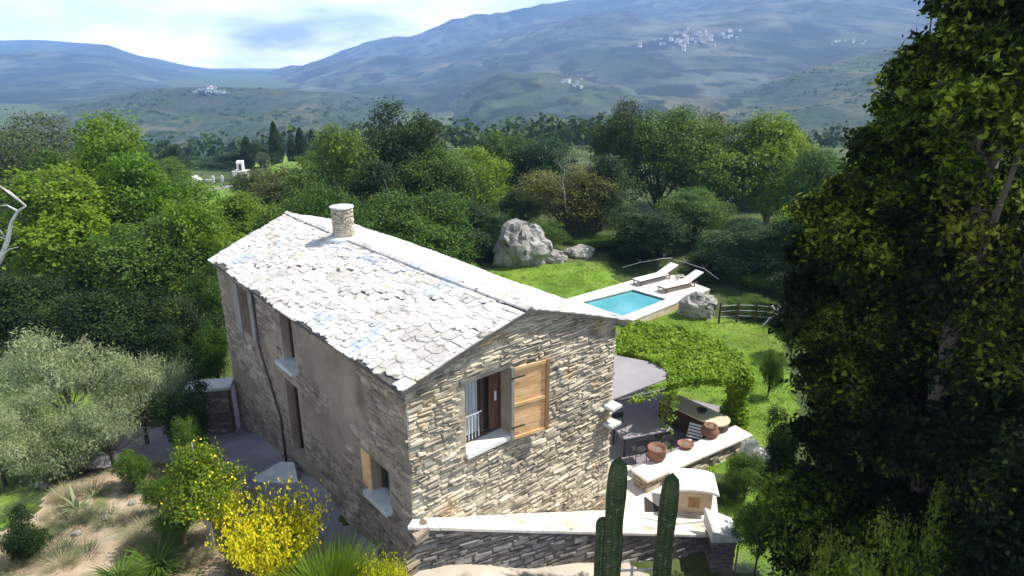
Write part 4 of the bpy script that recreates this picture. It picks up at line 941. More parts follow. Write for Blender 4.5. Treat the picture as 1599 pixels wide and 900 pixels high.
mb = HMB(SB); cen = (sum(p[0] for p in dkp)/4, sum(p[1] for p in dkp)/4)
big = [(p[0]+(p[0]-cen[0])*.012, p[1]+(p[1]-cen[1])*.012) for p in dkp]; ring(mb, big, wtp, zd-.049, zd); mb.build('coping', M['white'], sp)
mb = HMB(SB)
for i in range(4):
    a, b = wtp[i], wtp[(i+1) % 4]; mb.add([(a[0], a[1], zd-.05), (b[0], b[1], zd-.05), (b[0], b[1], zd-1.6), (a[0], a[1], zd-1.6)], [(0, 1, 2, 3)])
mb.add([(p[0], p[1], zd-1.6) for p in wtp], [(0, 1, 2, 3)]); mb.build('basin', M['tile'], sp)
mb = HMB((0, 0, 0)); mb.prism(wtp, zd-.4, zd-.13); tag(mb.build('water', M['poolwater']), kind='structure')
def lounger(pa, pb, label):
    a = vec(atz(*pa, zd)); b = vec(atz(*pb, zd)); d = b-a; t = thing('sun_lounger', label, 'lounger', (a.x, a.y, zd), math.atan2(d.y, d.x), 'white sun loungers by the pool')
    S = d.length; mb = MB()
    fs = S*.60; bk = (S*.98, .78)
    mb.box((fs/2, 0, .33), (fs, .62, .05)); o = mb.build('cushion', M['cloth'], t, bevel=.02)
    ln = math.hypot(bk[0]-fs, bk[1]-.33); an = math.atan2(bk[1]-.33, bk[0]-fs); mb = MB()
    mb.add([(fs+x*math.cos(an)-z*math.sin(an), y, .33+x*math.sin(an)+z*math.cos(an)) for x in (0, ln) for y in (-.31, .31) for z in (-.025, .025)], [(0, 1, 3, 2), (4, 6, 7, 5), (0, 4, 5, 1), (2, 3, 7, 6), (1, 5, 7, 3), (0, 2, 6, 4)])
    mb.build('backrest', M['cloth'], t, bevel=.02)
    mb = MB()
    for y in (-.3, .3): mb.box((S*.42, y, .27), (S*.84, .05, .05))
    mb.box((.03, 0, .27), (.05, .55, .04)); mb.box((S*.82, 0, .27), (.05, .55, .04)); mb.build('frame', M['darkwood'], t)
    for x in (.12, S*.76):
        for y in (-.3, .3): mb = MB(); mb.box((x, y, .125), (.05, .05, .25)); mb.build('leg', M['darkwood'], t)
lounger((993, 446), (1053, 431), 'white sun lounger farther from the boulder, nearest the lawn')
lounger((1032, 457), (1092, 443), 'white sun lounger nearer the boulder and the wire fence')
q = atz(1062, 441, zd); st_ = thing('side_table', 'small low table between the two white loungers', 'table', q)
mb = MB(); mb.box((0, 0, .38), (.5, .5, .04)); mb.build('tabletop', M['greywood'], st_)
for a in (-.2, .2):
    for b in (-.2, .2): mb = MB(); mb.box((a, b, .18), (.04, .04, .36)); mb.build('leg', M['greywood'], st_)
# rocks
def rockt(px, top, bot, w_, seed, label, y=None):
    P = g(px, bot); s_ = math.hypot(P[1], P[2])*1.0/F_PX; H = (bot-top)*s_*1.12; mb = MB(); mb.rock((0, 0, 0), (w_*s_/2, w_*s_*.36, H*.66), seed, 20, .13, .35); 
    o = mb.build('boulder', M['rock'], smooth=False); o.location = (P[0], P[1]+w_*s_*.3, P[2]+H*.30); tag(o, label, 'rock')
rockt(815, 355, 418, 92, 3, 'big pale fissured boulder at the top of the pool lawn')
rockt(716, 377, 400, 60, 8, 'grey rock half hidden behind the roof ridge under the trees')
rockt(908, 388, 404, 50, 5, 'flat low rock under the trees right of the big boulder')
rockt(1092, 463, 500, 62, 6, 'pale block of rock at the corner of the pool terrace')
rockt(865, 395, 412, 40, 9, 'small rock touching the right side of the big boulder')
# dead branches behind the loungers
def branch(name, pts, rad, label, cat, m=M['palebark'], twigs=5, seed=1):
    rnd = random.Random(seed); pts = [Vector(p) for p in pts]; mb = MB(); b = pts[0].copy()
    n_ = len(pts); mb.tube([p-b for p in pts], [rad*(1-.7*i/(n_-1)) for i in range(n_)], 7)
    for k in range(twigs):
        i = rnd.randrange(1, n_); p = pts[i]-b; d = Vector((rnd.uniform(-1, 1), rnd.uniform(-.5, .5), rnd.uniform(.1, 1)))*rad*14
        mb.tube([p, p+d*.5, p+d+Vector((0, 0, -rad*2))], [rad*.35, rad*.22, rad*.08], 5)
    o = mb.build(name, m, smooth=True); o.location = b; tag(o, label, cat)
branch('dry_branch', [atz(a, b, -12.6+dz) for a, b, dz in ((972, 418, .1), (1000, 410, .5), (1035, 404, .9), (1050, 403, .9))], .035, 'long bleached branch arching behind the left lounger', 'branch')
branch('dry_branch', [atz(a, b, -12.6+dz) for a, b, dz in ((1122, 436, .3), (1100, 420, .8), (1070, 410, 1.), (1045, 404, .9))], .035, 'bleached branch slanting down behind the right lounger', 'branch', seed=3)
P = aty(5, 400, 26.5)
branch('dead_tree', [aty(a, b, 25) for a, b in ((-30, 470), (2, 402), (12, 375), (18, 347), (28, 330), (40, 322))], .11, 'bare white crooked branch at the left edge in front of dark trees', 'tree', twigs=6, seed=5)
branch('dead_tree', [aty(a, b, 45.5) for a, b in ((884, 330), (881, 300), (878, 285), (882, 268), (876, 262))], .07, 'bare greyish dead tree trunk above the big boulder among the trees', 'tree', m=M['greywood'], twigs=9, seed=6)
branch('dead_tree', [aty(a, b, 53) for a, b in ((962, 300), (958, 275), (950, 258), (956, 246))], .06, 'tangle of grey bare twigs in the trees behind the pool', 'tree', twigs=14, seed=8)
# wire fence behind the lawn
fc = thing('wire_fence', 'wooden post and wire fence along the top right edge of the lawn', 'fence', g(1122, 505))
FB = Vector(fc.location); prev = None
for i, (a, b) in enumerate(((1122, 505), (1150, 503), (1178, 504), (1208, 507), (1235, 512))):
    p = vec(g(a, b)); mb = HMB(FB); mb.tube([(p.x, p.y, p.z-.1), (p.x+.02, p.y, p.z+1.15)], [.06, .05], 7); mb.build('post', M['darkwood'], fc)
    if prev is not None:
        for zz in (.35, .65, .95): mb = HMB(FB); mb.tube([prev+Vector((0, 0, zz)), p+Vector((0, 0, zz))], .008, 4); mb.build('wire', M['palemetal'], fc)
    prev = p
q = g(1205, 509); cr = thing('crossed_stakes', 'pair of pale crossed stakes leaning at the wire fence', 'stake', q)
mb = MB(); mb.tube([(-.6, -.2, 0), (.3, -.1, 1.1)], .04, 6); mb.build('stake', M['palebark'], cr); mb = MB(); mb.tube([(.6, -.25, 0), (-.2, -.2, 1.2)], .04, 6); mb.build('stake', M['palebark'], cr)
q = g(1236, 505); mb = MB(); mb.lathe([(.16, 0), (.20, .3), (.19, .42), (.15, .42), (.14, .1)], n=16); o = mb.build('bucket', M['bluecloth']); o.location = q; tag(o, 'small blue bucket in the shade at the end of the wire fence', 'bucket')
tree(1180, 470, 33.5, 70, 'bush', 'low green plant growing through the wire fence', 'shrub')
tree(1108, 428, 38.5, 34, 'bush', 'small ivy-covered shrub behind the right lounger', 'shrub')
for a in [(985, 400, 42.5, 70, 'dbush', 'dark undergrowth bush behind the left lounger, next to the lawn'),
 (1120, 395, 41, 90, 'dbush', 'dark undergrowth bush in the gloom behind the right lounger'),
 (1200, 420, 37.5, 110, 'bush', 'loose green bush behind the crossed stakes'), (1040, 385, 45, 100, 'dbush', 'dark bush under the low tree behind both loungers'),
 (930, 375, 45, 80, 'bush', 'green bush behind the flat low rock'), (770, 385, 43, 70, 'dbush', 'dark bush touching the left side of the big boulder'),
 (690, 350, 40, 120, 'dbush', 'dark bush just over the roof ridge, left of the grey rock'), (855, 350, 44, 60, 'bush', 'loose bush above the right shoulder of the big boulder'),
 (1265, 430, 32, 110, 'dbush', 'dark bush between the wire fence and the near dark trees'), (1240, 470, 28, 60, 'bush', 'leafy bush at the right end of the lawn edge'),
 (600, 330, 36, 120, 'bush', 'green bush seen over the slabs just right of the chimney'), (505, 300, 38, 100, 'bush', 'green bush left of the chimney over the roof'),
 (330, 415, 29, 80, 'bush', 'leafy bush against the rear corner of the roof'), (318, 490, 27, 60, 'dbush', 'dark bush in the gloom left of the clipped round bush'),
 (255, 500, 26, 110, 'dbush', 'dark bush in deep shade above the right side of the silver shrubs')]:
    tree(a[0], a[1], a[2], a[3], a[4], a[5], 'shrub', 'undergrowth bushes')

# ------------------------------------------------------------ cemetery
zc_ = lambda px, py, y: aty(px, py, y)
def cem(px, y=121): q = aty(px, 288, y); return (q[0], y, h(q[0], y))
q = cem(303, 122); t = thing('white_tomb', 'white tomb with a scrolled gable, left of the cemetery gate', 'tomb', q)
mb = MB(); pr_ = [(-1.3, 0), (1.3, 0), (1.3, 1.0), (.95, 1.15), (.7, 1.5), (.35, 1.75), (0, 1.85), (-.35, 1.75), (-.7, 1.5), (-.95, 1.15), (-1.3, 1.0)]
n_ = len(pr_); mb.add([(x, -.5, z) for x, z in pr_]+[(x, 1.2, z) for x, z in pr_], [tuple(range(n_)), tuple(range(n_, 2*n_))[::-1]]+[(i, n_+i, n_+(i+1) % n_, (i+1) % n_) for i in range(n_)]); mb.build('body', M['whitewash'], t)
mb = MB(); mb.box((0, 0, .1), (3.1, 2.2, .25)); mb.build('plinth', M['paleslab'], t)
q = cem(379, 121); t = thing('white_chapel', 'small white bell-turret chapel right of the cemetery gate', 'chapel', q)
mb = MB(); mb.box((0, 0, .8), (2.3, 2., 1.6)); mb.prism([(-1.25, -1.1), (1.25, -1.1), (1.25, 1.1), (-1.25, 1.1)], 1.6, 1.72); mb.build('body', M['whitewash'], t)
mb = MB(); 
for x in (-.42, .42): mb.box((x, 0, 2.3), (.3, .7, 1.16))
mb.box((0, 0, 3.0), (1.14, .75, .3)); mb.prism([(-.6, -.4), (.6, -.4), (.6, .4), (-.6, .4)], [3.15]*4, [3.2, 3.2, 3.5, 3.5]); mb.build('turret', M['whitewash'], t)
mb = MB(); mb.box((0, .1, 2.3), (.54, .2, 1.1)); mb.build('shade_infill', M['interior'], t)  # solid dark block painted in place of shade inside the turret arch
mb = MB(); mb.box((0, -1.01, .7), (.6, .04, 1.2)); mb.build('door', M['darkwood'], t)
q0, q1 = cem(311, 121), cem(333, 120.5); t = thing('cemetery_wall', 'grey stone cemetery wall between the scrolled tomb and the gate', 'wall', q0)
mb = MB(); L_ = q1[0]-q0[0]; mb.box((L_/2, 0, .55), (L_, .4, 1.5)); mb.build('masonry', M['stone'], t); mb = MB(); mb.box((L_/2, 0, 1.33), (L_+.1, .5, .08)); mb.build('coping', M['paleslab'], t)
for px, lb in ((334, 'pale pillar at the left side of the cemetery gate'), (348, 'pale pillar in the middle of the cemetery gate')):
    t = thing('gate_pillar', lb, 'pillar', cem(px, 120.5), 0, 'cemetery gate pillars'); mb = MB(); mb.box((0, 0, .9), (.42, .42, 1.8)); mb.build('shaft', M['paleslab'], t); mb = MB(); mb.lathe([(.3, 1.8), (.3, 1.9), (.15, 1.95), (.2, 2.1), (.02, 2.25)], n=10); mb.build('finial', M['paleslab'], t)
for (x0, x1, lb) in ((335.5, 346.5, 'black iron railing between the two cemetery gate pillars'), (350, 369, 'black iron railing between the middle pillar and the white chapel')):
    a = cem(x0, 120.5); b = cem(x1, 120.5); t = thing('iron_railing', lb, 'railing', a, 0, 'black iron railings of the cemetery'); W_ = b[0]-a[0]; mb = MB()
    for k in range(int(W_/.12)+1): mb.box((k*.12, 0, .75), (.035, .035, 1.5))
    mb.box((W_/2, 0, .2), (W_, .05, .06)); mb.box((W_/2, 0, 1.3), (W_, .05, .06)); mb.build('bars', M['metal'], t)
def spindle(key, w_, hh, n_, lf, m, seed):
    r = np.random.RandomState(seed); z = r.uniform(0, 1, n_)**.85; prof = np.sin(np.clip(z*.94+.06, 0, 1)**.7*math.pi)**.6; a = r.uniform(0, 6.28, n_); cl = .12*np.sin(a*3+z*14)+.1*np.sin(a*5-z*23)
    rad = w_/2*prof*(1+cl)*np.where(r.rand(n_) < .75, r.uniform(.85, 1.05, n_), r.uniform(.2, .9, n_)); C = np.column_stack([rad*np.cos(a), rad*np.sin(a), z*hh]); O = np.column_stack([np.cos(a), np.sin(a), 0*a])
    V, Fc = leaves(C, lf, .4, .2, seed, O); o = mesh_np('crown', V, Fc, m); me = o.data; bpy.data.objects.remove(o)
    mb = MB(); mb.tube([(0, 0, -.3), (0, 0, hh*.8)], [.18, .04], 7); t = mb.build('trunk', M['bark']); tm = t.data; bpy.data.objects.remove(t); PROTO[key] = (w_, hh, me, tm)
spindle('cypress', 2.6, 9, 9000, .3, L['dark'], 41)
for a in [(430, 190, 126, 19, 'cypress', 'tallest pointed dark cypress above the cemetery'), (470, 199, 128, 17, 'cypress', 'dark cypress with a broad foot, second from the tallest'),
 (456, 218, 129, 15, 'cypress', 'short slim cypress squeezed between the two taller ones'), (216, 208, 104, 22, 'cypress', 'lone dark cypress above the left grove'),
 (488, 202, 150, 14, 'cypress', 'small distant cypress at the right end of the row'), (386, 214, 135, 20, 'cypress', 'dark blunt cypress behind the white chapel')]:
    tree(a[0], a[1], a[2], a[3], a[4], a[5], 'cypress', 'cemetery cypresses', name='cypress')
for a in [(272, 226, 124, 60, 'dark', 'dark bushy tree behind the scrolled tomb'), (370, 226, 140, 70, 'blue', 'grey-green tree mass behind the cemetery gate'), (405, 222, 136, 55, 'dark', 'dark tree between the chapel and the tallest cypress'),
 (325, 240, 150, 80, 'blue', 'bluish tree behind the cemetery wall'), (500, 214, 145, 50, 'blue', 'small tree right of the cypresses'), (412, 236, 128, 30, 'olive', 'pale-twigged little tree left of the tallest cypress'),
 (395, 268, 96, 60, 'mid', 'green bush on the slope below the chapel'), (520, 235, 90, 110, 'bright', 'light green tree on the crest of the mound'), (290, 292, 70, 70, 'mid2', 'green tree just below the scrolled tomb'), (460, 280, 75, 100, 'mid', 'green tree on the flank of the mound'), (250, 240, 90, 90, 'mid', 'green tree between the lone cypress and the tomb'),
 (345, 350, 50, 60, 'bright', 'small bright tree on the dirt track below the cemetery meadow'), (420, 335, 48, 80, 'bright2', 'bright tree on the slope over the rear roof end')]:
    tree(a[0], a[1], a[2], a[3], a[4], a[5], 'tree', 'trees round the cemetery')
# ------------------------------------------------------------ villages on the mountain, rocky outcrop
hm = MB(); hm.box((0, 0, 4), (12, 9, 10)); o = hm.build('wall', M['whitewash']); hw = o.data; bpy.data.objects.remove(o)
hm = MB(); hm.add([(-6.4, -5, 8.9), (6.4, -5, 8.9), (6.4, 5, 8.9), (-6.4, 5, 8.9), (-6.4, 0, 11.5), (6.4, 0, 11.5)], [(0, 1, 5, 4), (2, 3, 4, 5), (0, 4, 3), (1, 2, 5), (0, 3, 2, 1)]); M['rooft'] = mat('village_roof', [(.25, .17, .13), (.4, .3, .25)], 1); o = hm.build('roof', M['rooft']); hr = o.data; bpy.data.objects.remove(o)
def vhouse(hill_, px, py, s_, lb, grp, i):
    q = on_hill(hill_, px, py); t = thing('village_house', lb, 'house', q, random.uniform(0, 3.1), grp)
    for n_, me in (('wall', hw), ('roof', hr)): o = bpy.data.objects.new(n_, me); col.objects.link(o); o.parent = t; o.scale = (s_*random.uniform(.8, 1.5), s_, s_*random.uniform(.8, 1.3))
rv = random.Random(12)
for i in range(46):
    t_ = rv.gauss(0, .36); px = 1090+t_*95+rv.uniform(-10, 10); py = 62-t_*10+rv.gauss(0, 7)
    vhouse('mountain', px, py, rv.uniform(.35, .7), 'small white house in the village high on the blue mountain', 'white houses of the upper mountain village', i)
for i in range(12):
    vhouse('mountain_spur', 897+rv.uniform(-17, 17), 132+rv.uniform(-8, 8), rv.uniform(.3, .5), 'small white house in the hamlet low on the middle spur', 'white houses of the lower hamlet', i)
for i in range(8):
    vhouse('mountain', 1345+rv.uniform(-30, 30), 66+rv.uniform(-6, 6), rv.uniform(.3, .5), 'small pale house scattered high near the dark trees on the mountain', 'pale houses on the right of the mountain', i)
t = thing('rocky_outcrop', 'bluish-grey jagged rock pile crowning the near hill', 'rocks', on_hill('hill', 325, 146))
OB = Vector(t.location); M['outc'] = mat('outcrop_rock', [(.08, .09, .10), (.25, .26, .28), (.6, .6, .6)], .12, .95, 1, .5, bdist=1.5)
mb = MB(); rnd = random.Random(2)
for k in range(46):
    x = rnd.gauss(0, 15); y = rnd.uniform(-12, 12); s_ = rnd.uniform(2, 6)*(1-abs(x)/60); mb.rock((x, y, max(0, 9-abs(x)*.35)*rnd.uniform(.0, .75)-y*.0), (s_, s_, s_*rnd.uniform(.7, 1.3)), k, 6, .5)
mb.build('rocks', M['outc'], t)

# ------------------------------------------------------------ foreground plants
def blades(key, w_, hh, n_, ln, wd, m, seed, up=.9, curve=.4, base_r=.25, tips=None, tipn=5, tips_size=.05, name='foliage', lift=0.):
    r = np.random.RandomState(seed); V = []; Fc = []; T = []
    for k in range(n_):
        a = r.uniform(0, 6.28); rr = math.sqrt(r.uniform(0, 1)); b = np.array([math.cos(a)*rr*w_/2*base_r, math.sin(a)*rr*w_/2*base_r, lift*r.uniform(0, 1)*hh])
        d = np.array([math.cos(a)*rr*(1-up)+r.normal()*.12, math.sin(a)*rr*(1-up)+r.normal()*.12, up]); d[:2] += np.array([math.cos(a), math.sin(a)])*rr*w_/hh*.45; d /= np.linalg.norm(d)
        l_ = ln*(r.uniform(.5, 1.0) if r.rand() < .8 else r.uniform(.9, 1.3)); out = np.array([d[0], d[1], -.4]); out /= np.linalg.norm(out)+1e-6; side = np.cross(d, [0, 0, 1.]); side /= np.linalg.norm(side)+1e-6; side = side*wd*r.uniform(.6, 1.3)/2
        p = [b+d*l_*t_+out*curve*l_*t_*t_ for t_ in (0, .35, .7, 1.)]; i0 = len(V)
        for q_, wf_ in zip(p[:3], (.7, 1, .7)): V += [q_-side*wf_, q_+side*wf_]
        V += [p[3], p[3]+side*.1]; Fc += [(i0, i0+1, i0+3, i0+2), (i0+2, i0+3, i0+5, i0+4), (i0+4, i0+5, i0+7, i0+6)]
        for j in range(tipn if tips else 0): t_ = r.uniform(.45, 1); T.append(b+d*l_*t_+out*curve*l_*t_*t_+r.normal(size=3)*.03)
    o = mesh_np(name, V, Fc, m); me = o.data; bpy.data.objects.remove(o); fl = None
    if tips: Vt, Ft = leaves(np.array(T), tips_size, .6, .5, seed+1); o = mesh_np('flowers', Vt, Ft, tips); fl = o.data; bpy.data.objects.remove(o)
    PROTO[key] = (w_, hh, me, fl)
def plant(px, top, bot, wpx, key, label, cat='shrub', group=None, name='shrub', y=None):
    P = vec(g(px, bot)) if y is None else vec(aty(px, bot, y))
    if y is not None: P.z = h(P.x, P.y)
    w0, h0, me, fl = PROTO[key]; q = aty(px, top, P.y); fw = P.y*math.cos(PITCH)-(P.z)*math.sin(PITCH); W_ = wpx*fw/F_PX; H = max(.2, q[2]-P.z)
    t = thing(name, label, cat, P, random.uniform(0, 6), group)
    for n_, m_ in (('foliage', me), ('flowers', fl)):
        if m_: o = bpy.data.objects.new(n_, m_); col.objects.link(o); o.parent = t; o.scale = (W_/w0, W_/w0, H/h0)
blades('silver', 3.4, 2.6, 1800, 2.3, .028, L['silver'], 3, up=.75, curve=.35, base_r=.8, lift=.25, tips=L['silver'], tipn=7, tips_size=.09)
blades('broom', 2.6, 1.7, 1500, 1.6, .02, L['stem'], 4, up=.85, curve=.12, base_r=.35, tips=L['broom'], tipn=7, tips_size=.085)
blades('tuft', 1.2, 1.0, 260, 1.05, .05, L['mid'], 5, up=.8, curve=.75, base_r=.2)
blades('gtuft', 1.4, .8, 1100, .85, .02, L['bright'], 6, up=.9, curve=.3, base_r=.9)
blades('dry', 1.0, .6, 420, .6, .012, L['dry'], 7, up=.9, curve=.35, base_r=.8)
blades('agave', 1.4, .5, 30, .5, .14, L['silver'], 8, up=.5, curve=.3, base_r=.08)
G1 = 'silver-grey shrubs on the left bank'
for a in [(100, 520, 20.5, 160, 'silver-grey leafy shrub at the back left, its top against the dark trees'), (215, 548, 20.0, 115, 'airy silver-grey shrub beside the dark droopy bush'),
 (50, 612, 18.5, 120, 'silver-grey shrub next to the pale lawn at the left edge'), (165, 628, 18.3, 115, 'nearest silver-grey shrub above the sandy bank'), (-5, 650, 17.2, 120, 'silver-grey shrub cut by the left edge')]:
    tree(a[0], a[1], a[2], a[3], 'sbush', a[4], 'shrub', G1)
for a in [(70, 528, 600, 60, 'feathery pale plumes at the top of the back silver shrub'), (250, 560, 640, 60, 'feathery pale tuft between the silver shrub and the droopy bush'), (110, 650, 740, 80, 'loose pale-green tuft at the foot of the silver shrubs')]:
    plant(a[0], a[1], a[2], a[3], 'silver', a[4], 'shrub', 'pale feathery tufts')
tree(288, 592, 19.0, 95, 'dbush', 'dark droopy-leaved bush between the silver shrubs and the house', 'shrub')
tree(300, 650, 17.0, 60, 'bush', 'green leafy shrub at the foot of the dark droopy bush', 'shrub')
proto('yellowtree', 2.4, 2.7, 9, 55, 18, .12, .085, L['lime'], 61, cb=.42, trunk_r=.07)
tree(318, 700, 13.4, 140, 'yellowtree', 'small tree with yellow-green blossom and a bare pale trunk', 'tree')
_, _, cm_, _ = PROTO['yellowtree']; C, O, _l = crown_pts(2.4, 1.6, 9, 20, 5, .12, 61, z0=1.1)
tr_ = [o for o in bpy.data.objects if o.get('label', '').startswith('small tree with yellow-green')][0]; sc0 = [c for c in tr_.children if c.name.startswith('crown')][0].scale.copy()
V, Fc = leaves(C, .07, .8, .5, 77, O); o = mesh_np('blossom', V, Fc, L['broom'], tr_); o.scale = sc0
for c in tr_.children:
    if c.name.startswith('trunk'): c.data = c.data.copy(); c.data.materials[0] = M['greywood']
plant(435, 770, 892, 124, 'broom', 'biggest broom bush with bright yellow flowers beside the shaded path', 'broom', 'yellow brooms')
plant(600, 872, 930, 60, 'broom', 'low yellow broom cut by the bottom edge under the house corner', 'broom', 'yellow brooms', y=11.4)
plant(515, 862, 930, 100, 'gtuft', 'clump of fresh green grass between the two yellow brooms', 'grass clump', name='grass_clump', y=11.3)
plant(352, 748, 800, 42, 'broom', 'small yellow-green broom touching the biggest one', 'broom', 'yellow brooms', y=13.9)
plant(248, 832, 898, 50, 'tuft', 'dark green strap-leaved plant on the sandy bank', 'plant', name='plant')
plant(192, 868, 925, 45, 'tuft', 'low strap-leaved plant cut by the bottom edge', 'plant', name='plant', y=11.8)
tree(36, 800, 13.2, 78, 'dbush', 'small dark green bush in the bottom left corner', 'shrub')
plant(120, 752, 795, 62, 'agave', 'pale rosette plant with broad leaves on the sandy bank', 'plant', name='plant')
for i, a in enumerate([(205, 705, 760, 60, 'bush'), (245, 745, 800, 60, 'bush'), (270, 790, 850, 70, 'bush')]):
    P = g(a[0], a[2]); tree(a[0], a[1], P[1], a[3], a[4], ['low olive bush behind the pale rosette plant, at the grey path', 'low bush on the path edge left of the blossoming tree', 'low bush at the foot of the blossoming tree trunk'][i], 'shrub')
# dry grass scattered on the bank
rg = np.random.RandomState(9); dm = PROTO['dry'][2]; V0 = np.empty(len(dm.vertices)*3, np.float32); dm.vertices.foreach_get('co', V0); V0 = V0.reshape(-1, 3); F0 = np.array([p.vertices[:] for p in dm.polygons])
def scatter_tufts(n_, polys, zone, seed, m, label, sz=(.5, 1.1), proto_=None):
    rg = np.random.RandomState(seed); VV = []; FF = []; off = 0; Vp, Fp = (V0, F0) if proto_ is None else proto_
    k = 0
    while k < n_:
        px, py = rg.uniform(zone[0], zone[2]), rg.uniform(zone[1], zone[3]); P = g(px, py)
        if not any(inpoly(np.array([P[0]]), np.array([P[1]]), pl)[0] for pl in polys) or noise.noise(Vector((P[0]*.8, P[1]*.8, seed))) < -.05: k += .3; continue
        a = rg.uniform(0, 6.28); s_ = rg.uniform(*sz); Rm = np.array([[math.cos(a), -math.sin(a), 0], [math.sin(a), math.cos(a), 0], [0, 0, 1]])
        VV.append((Vp@Rm.T)*s_+P); FF.append(Fp+off); off += len(Vp); k += 1
    return tag(mesh_np('dry_grass', np.concatenate(VV), np.concatenate(FF), m), label, 'grass', kind='stuff')
scatter_tufts(60, [earth_poly], (0, 690, 560, 900), 4, L['dry'], 'dry pale grass growing on the sandy bank', (.3, .7))
bm_ = PROTO['gtuft'][2]; V1 = np.empty(len(bm_.vertices)*3, np.float32); bm_.vertices.foreach_get('co', V1); V1 = V1.reshape(-1, 3)[:1600]; F1 = np.array([p.vertices[:] for p in bm_.polygons])[:600]
o = scatter_tufts(60, [earth_poly, lawn_poly2], (0, 560, 420, 900), 6, L['olive'], 'green weeds growing on the sandy bank and pale lawn', (.25, .55), (V1, F1)); o.name = 'weeds'
# stones lying on the bank
for i, (px, py, w_) in enumerate([(165, 815, 16), (205, 790, 12), (60, 765, 20), (118, 838, 14), (405, 870, 10)]):
    rockt(px, py-w_*.5, py, w_, 20+i, ['small stone on the sandy bank right of the rosette plant', 'small stone on the sandy bank near the grey path', 'pale flat stone under the silver shrubs', 'small stone in front of the rosette plant', 'small stone by the trunk of the blossoming tree'][i])
# low wall with slab left of the rear corner
a = Vector((BL[0]-.1, BL[1]-.3, 0)); b = Vector((BL[0]-1.35, BL[1]-.55, 0)); t = thing('garden_wall', 'short stub wall under one long grey slab at the rear house corner', 'wall', (b.x, b.y, -13)); TB = Vector(t.location)
_, d_, n_, L_ = frame(b, a); cm = (a+b)/2; rz_ = math.atan2(d_.y, d_.x)
mb = HMB(TB); mb.box((cm.x, cm.y, -12.3), (L_, .5, 2.3), rz=rz_); mb.build('core', M['mortar'], t)
mb = HMB(TB); stones(mb, b+n_*.25, a+n_*.25, -13.4, lambda u: -11.2, seed=71); mb.build('stone_facing', M['darkstone'], t)
mb = HMB(TB); mb.box((cm.x, cm.y, -11.10), (L_+.3, .8, .12), rz=rz_); mb.build('slab', M['paleslab'], t, bevel=.02)
# ------------------------------------------------------------ courtyard things
q = atz(1086, 803, -12.97); ov = thing('garden_oven', 'ochre-faced bread oven with white rounded roof at the end of the white paving', 'oven', (q[0], q[1]+.5, -12.965), R(-8))
mb = MB(); mb.box((0, 0, .35), (1.05, .9, .70)); mb.build('body', M['ovenface'], ov, bevel=.02)
mb = MB(); k_ = 12; pf = [(.70*math.cos(math.pi*i/k_), .72+.16*math.sin(math.pi*i/k_)) for i in range(k_+1)]; pi_ = [(.60*math.cos(math.pi*i/k_), .69+.12*math.sin(math.pi*i/k_)) for i in range(k_+1)]
vs = [(x, y_, z) for y_ in (-.55, .55) for x, z in pf+pi_[::-1]]; m2 = 2*(k_+1); mb.add(vs, [tuple(range(m2)), tuple(range(m2, 2*m2))[::-1]]+[(i, m2+i, m2+(i+1) % m2, (i+1) % m2) for i in range(m2)]); mb.build('rounded_roof', M['whitewash'], ov)
mb = MB(); nn_ = k_+1; mb.add([(x, y_, z) for y_ in (-.45, .45) for x, z in pi_], [tuple(range(nn_)), tuple(range(nn_, 2*nn_))[::-1]]+[(i, nn_+i, nn_+(i+1) % nn_, (i+1) % nn_) for i in range(nn_)]); mb.build('gable', M['ovenface'], ov)
mb = MB(); mb.box((0, -.455, .36), (.34, .02, .34)); mb.build('door', M['woodframe'], ov)
tp = [vec(atz(a, b, -12.955)) for a, b in ((1007, 777), (1008, 799), (1037, 799))]
t = thing('drain_grate', 'dark triangular iron grate set in the white paving', 'grate', tp[1]); GB = Vector(t.location); mb = HMB(GB)
for i in range(3): mb.tube([tp[i]+Vector((0, 0, .01)), tp[(i+1) % 3]+Vector((0, 0, .01))], .018, 4)
mb.build('frame', M['metal'], t); mb = HMB(GB)
for i in range(1, 9): k_ = i/9; mb.tube([tp[0].lerp(tp[1], k_), tp[0].lerp(tp[2], k_)], .01, 4); mb.tube([tp[1].lerp(tp[2], k_), tp[0].lerp(tp[2], k_)], .01, 4)
mb.build('bars', M['metal'], t); mb = HMB(GB); mb.add([p-Vector((0, 0, .006)) for p in tp], [(0, 1, 2)]); mb.build('pit_shade_sheet', M['interior'], t)  # flat dark triangle imitates the shade beneath the bars
proto('topiary', 1.5, 2.2, 8, 90, 20, .07, .05, L['mid'], 81, cb=.28, trunk_r=.03)
tree(1187, 755, 15.2, 78, 'topiary', 'clipped dense shrub on thin stems right of the slate pier', 'shrub', rz=1)
# wire mesh panel
a = vec(g(1147, 895)); b = a+Vector((1.1, .15, 0)); t = thing('wire_mesh_fence', 'chain-link panel at the foot of the clipped shrub', 'fence', (a.x, a.y, a.z)); mb = MB()
for k in range(-8, 12):
    for sg in (1, -1):
        x0 = k*.1; pts = []
        for j in range(0, 9):
            x = x0+sg*j*.1; 
            if 0 <= x <= 1.1: pts.append((x, .0, j*.1))
        if len(pts) > 1: mb.tube([pts[0], pts[-1]], .006, 4)
mb.build('wire_mesh', M['palemetal'], t)
for x in (0, 1.1): mb = MB(); mb.tube([(x, 0, -.2), (x, 0, .95)], .025, 6); mb.build('post', M['greywood'], t)
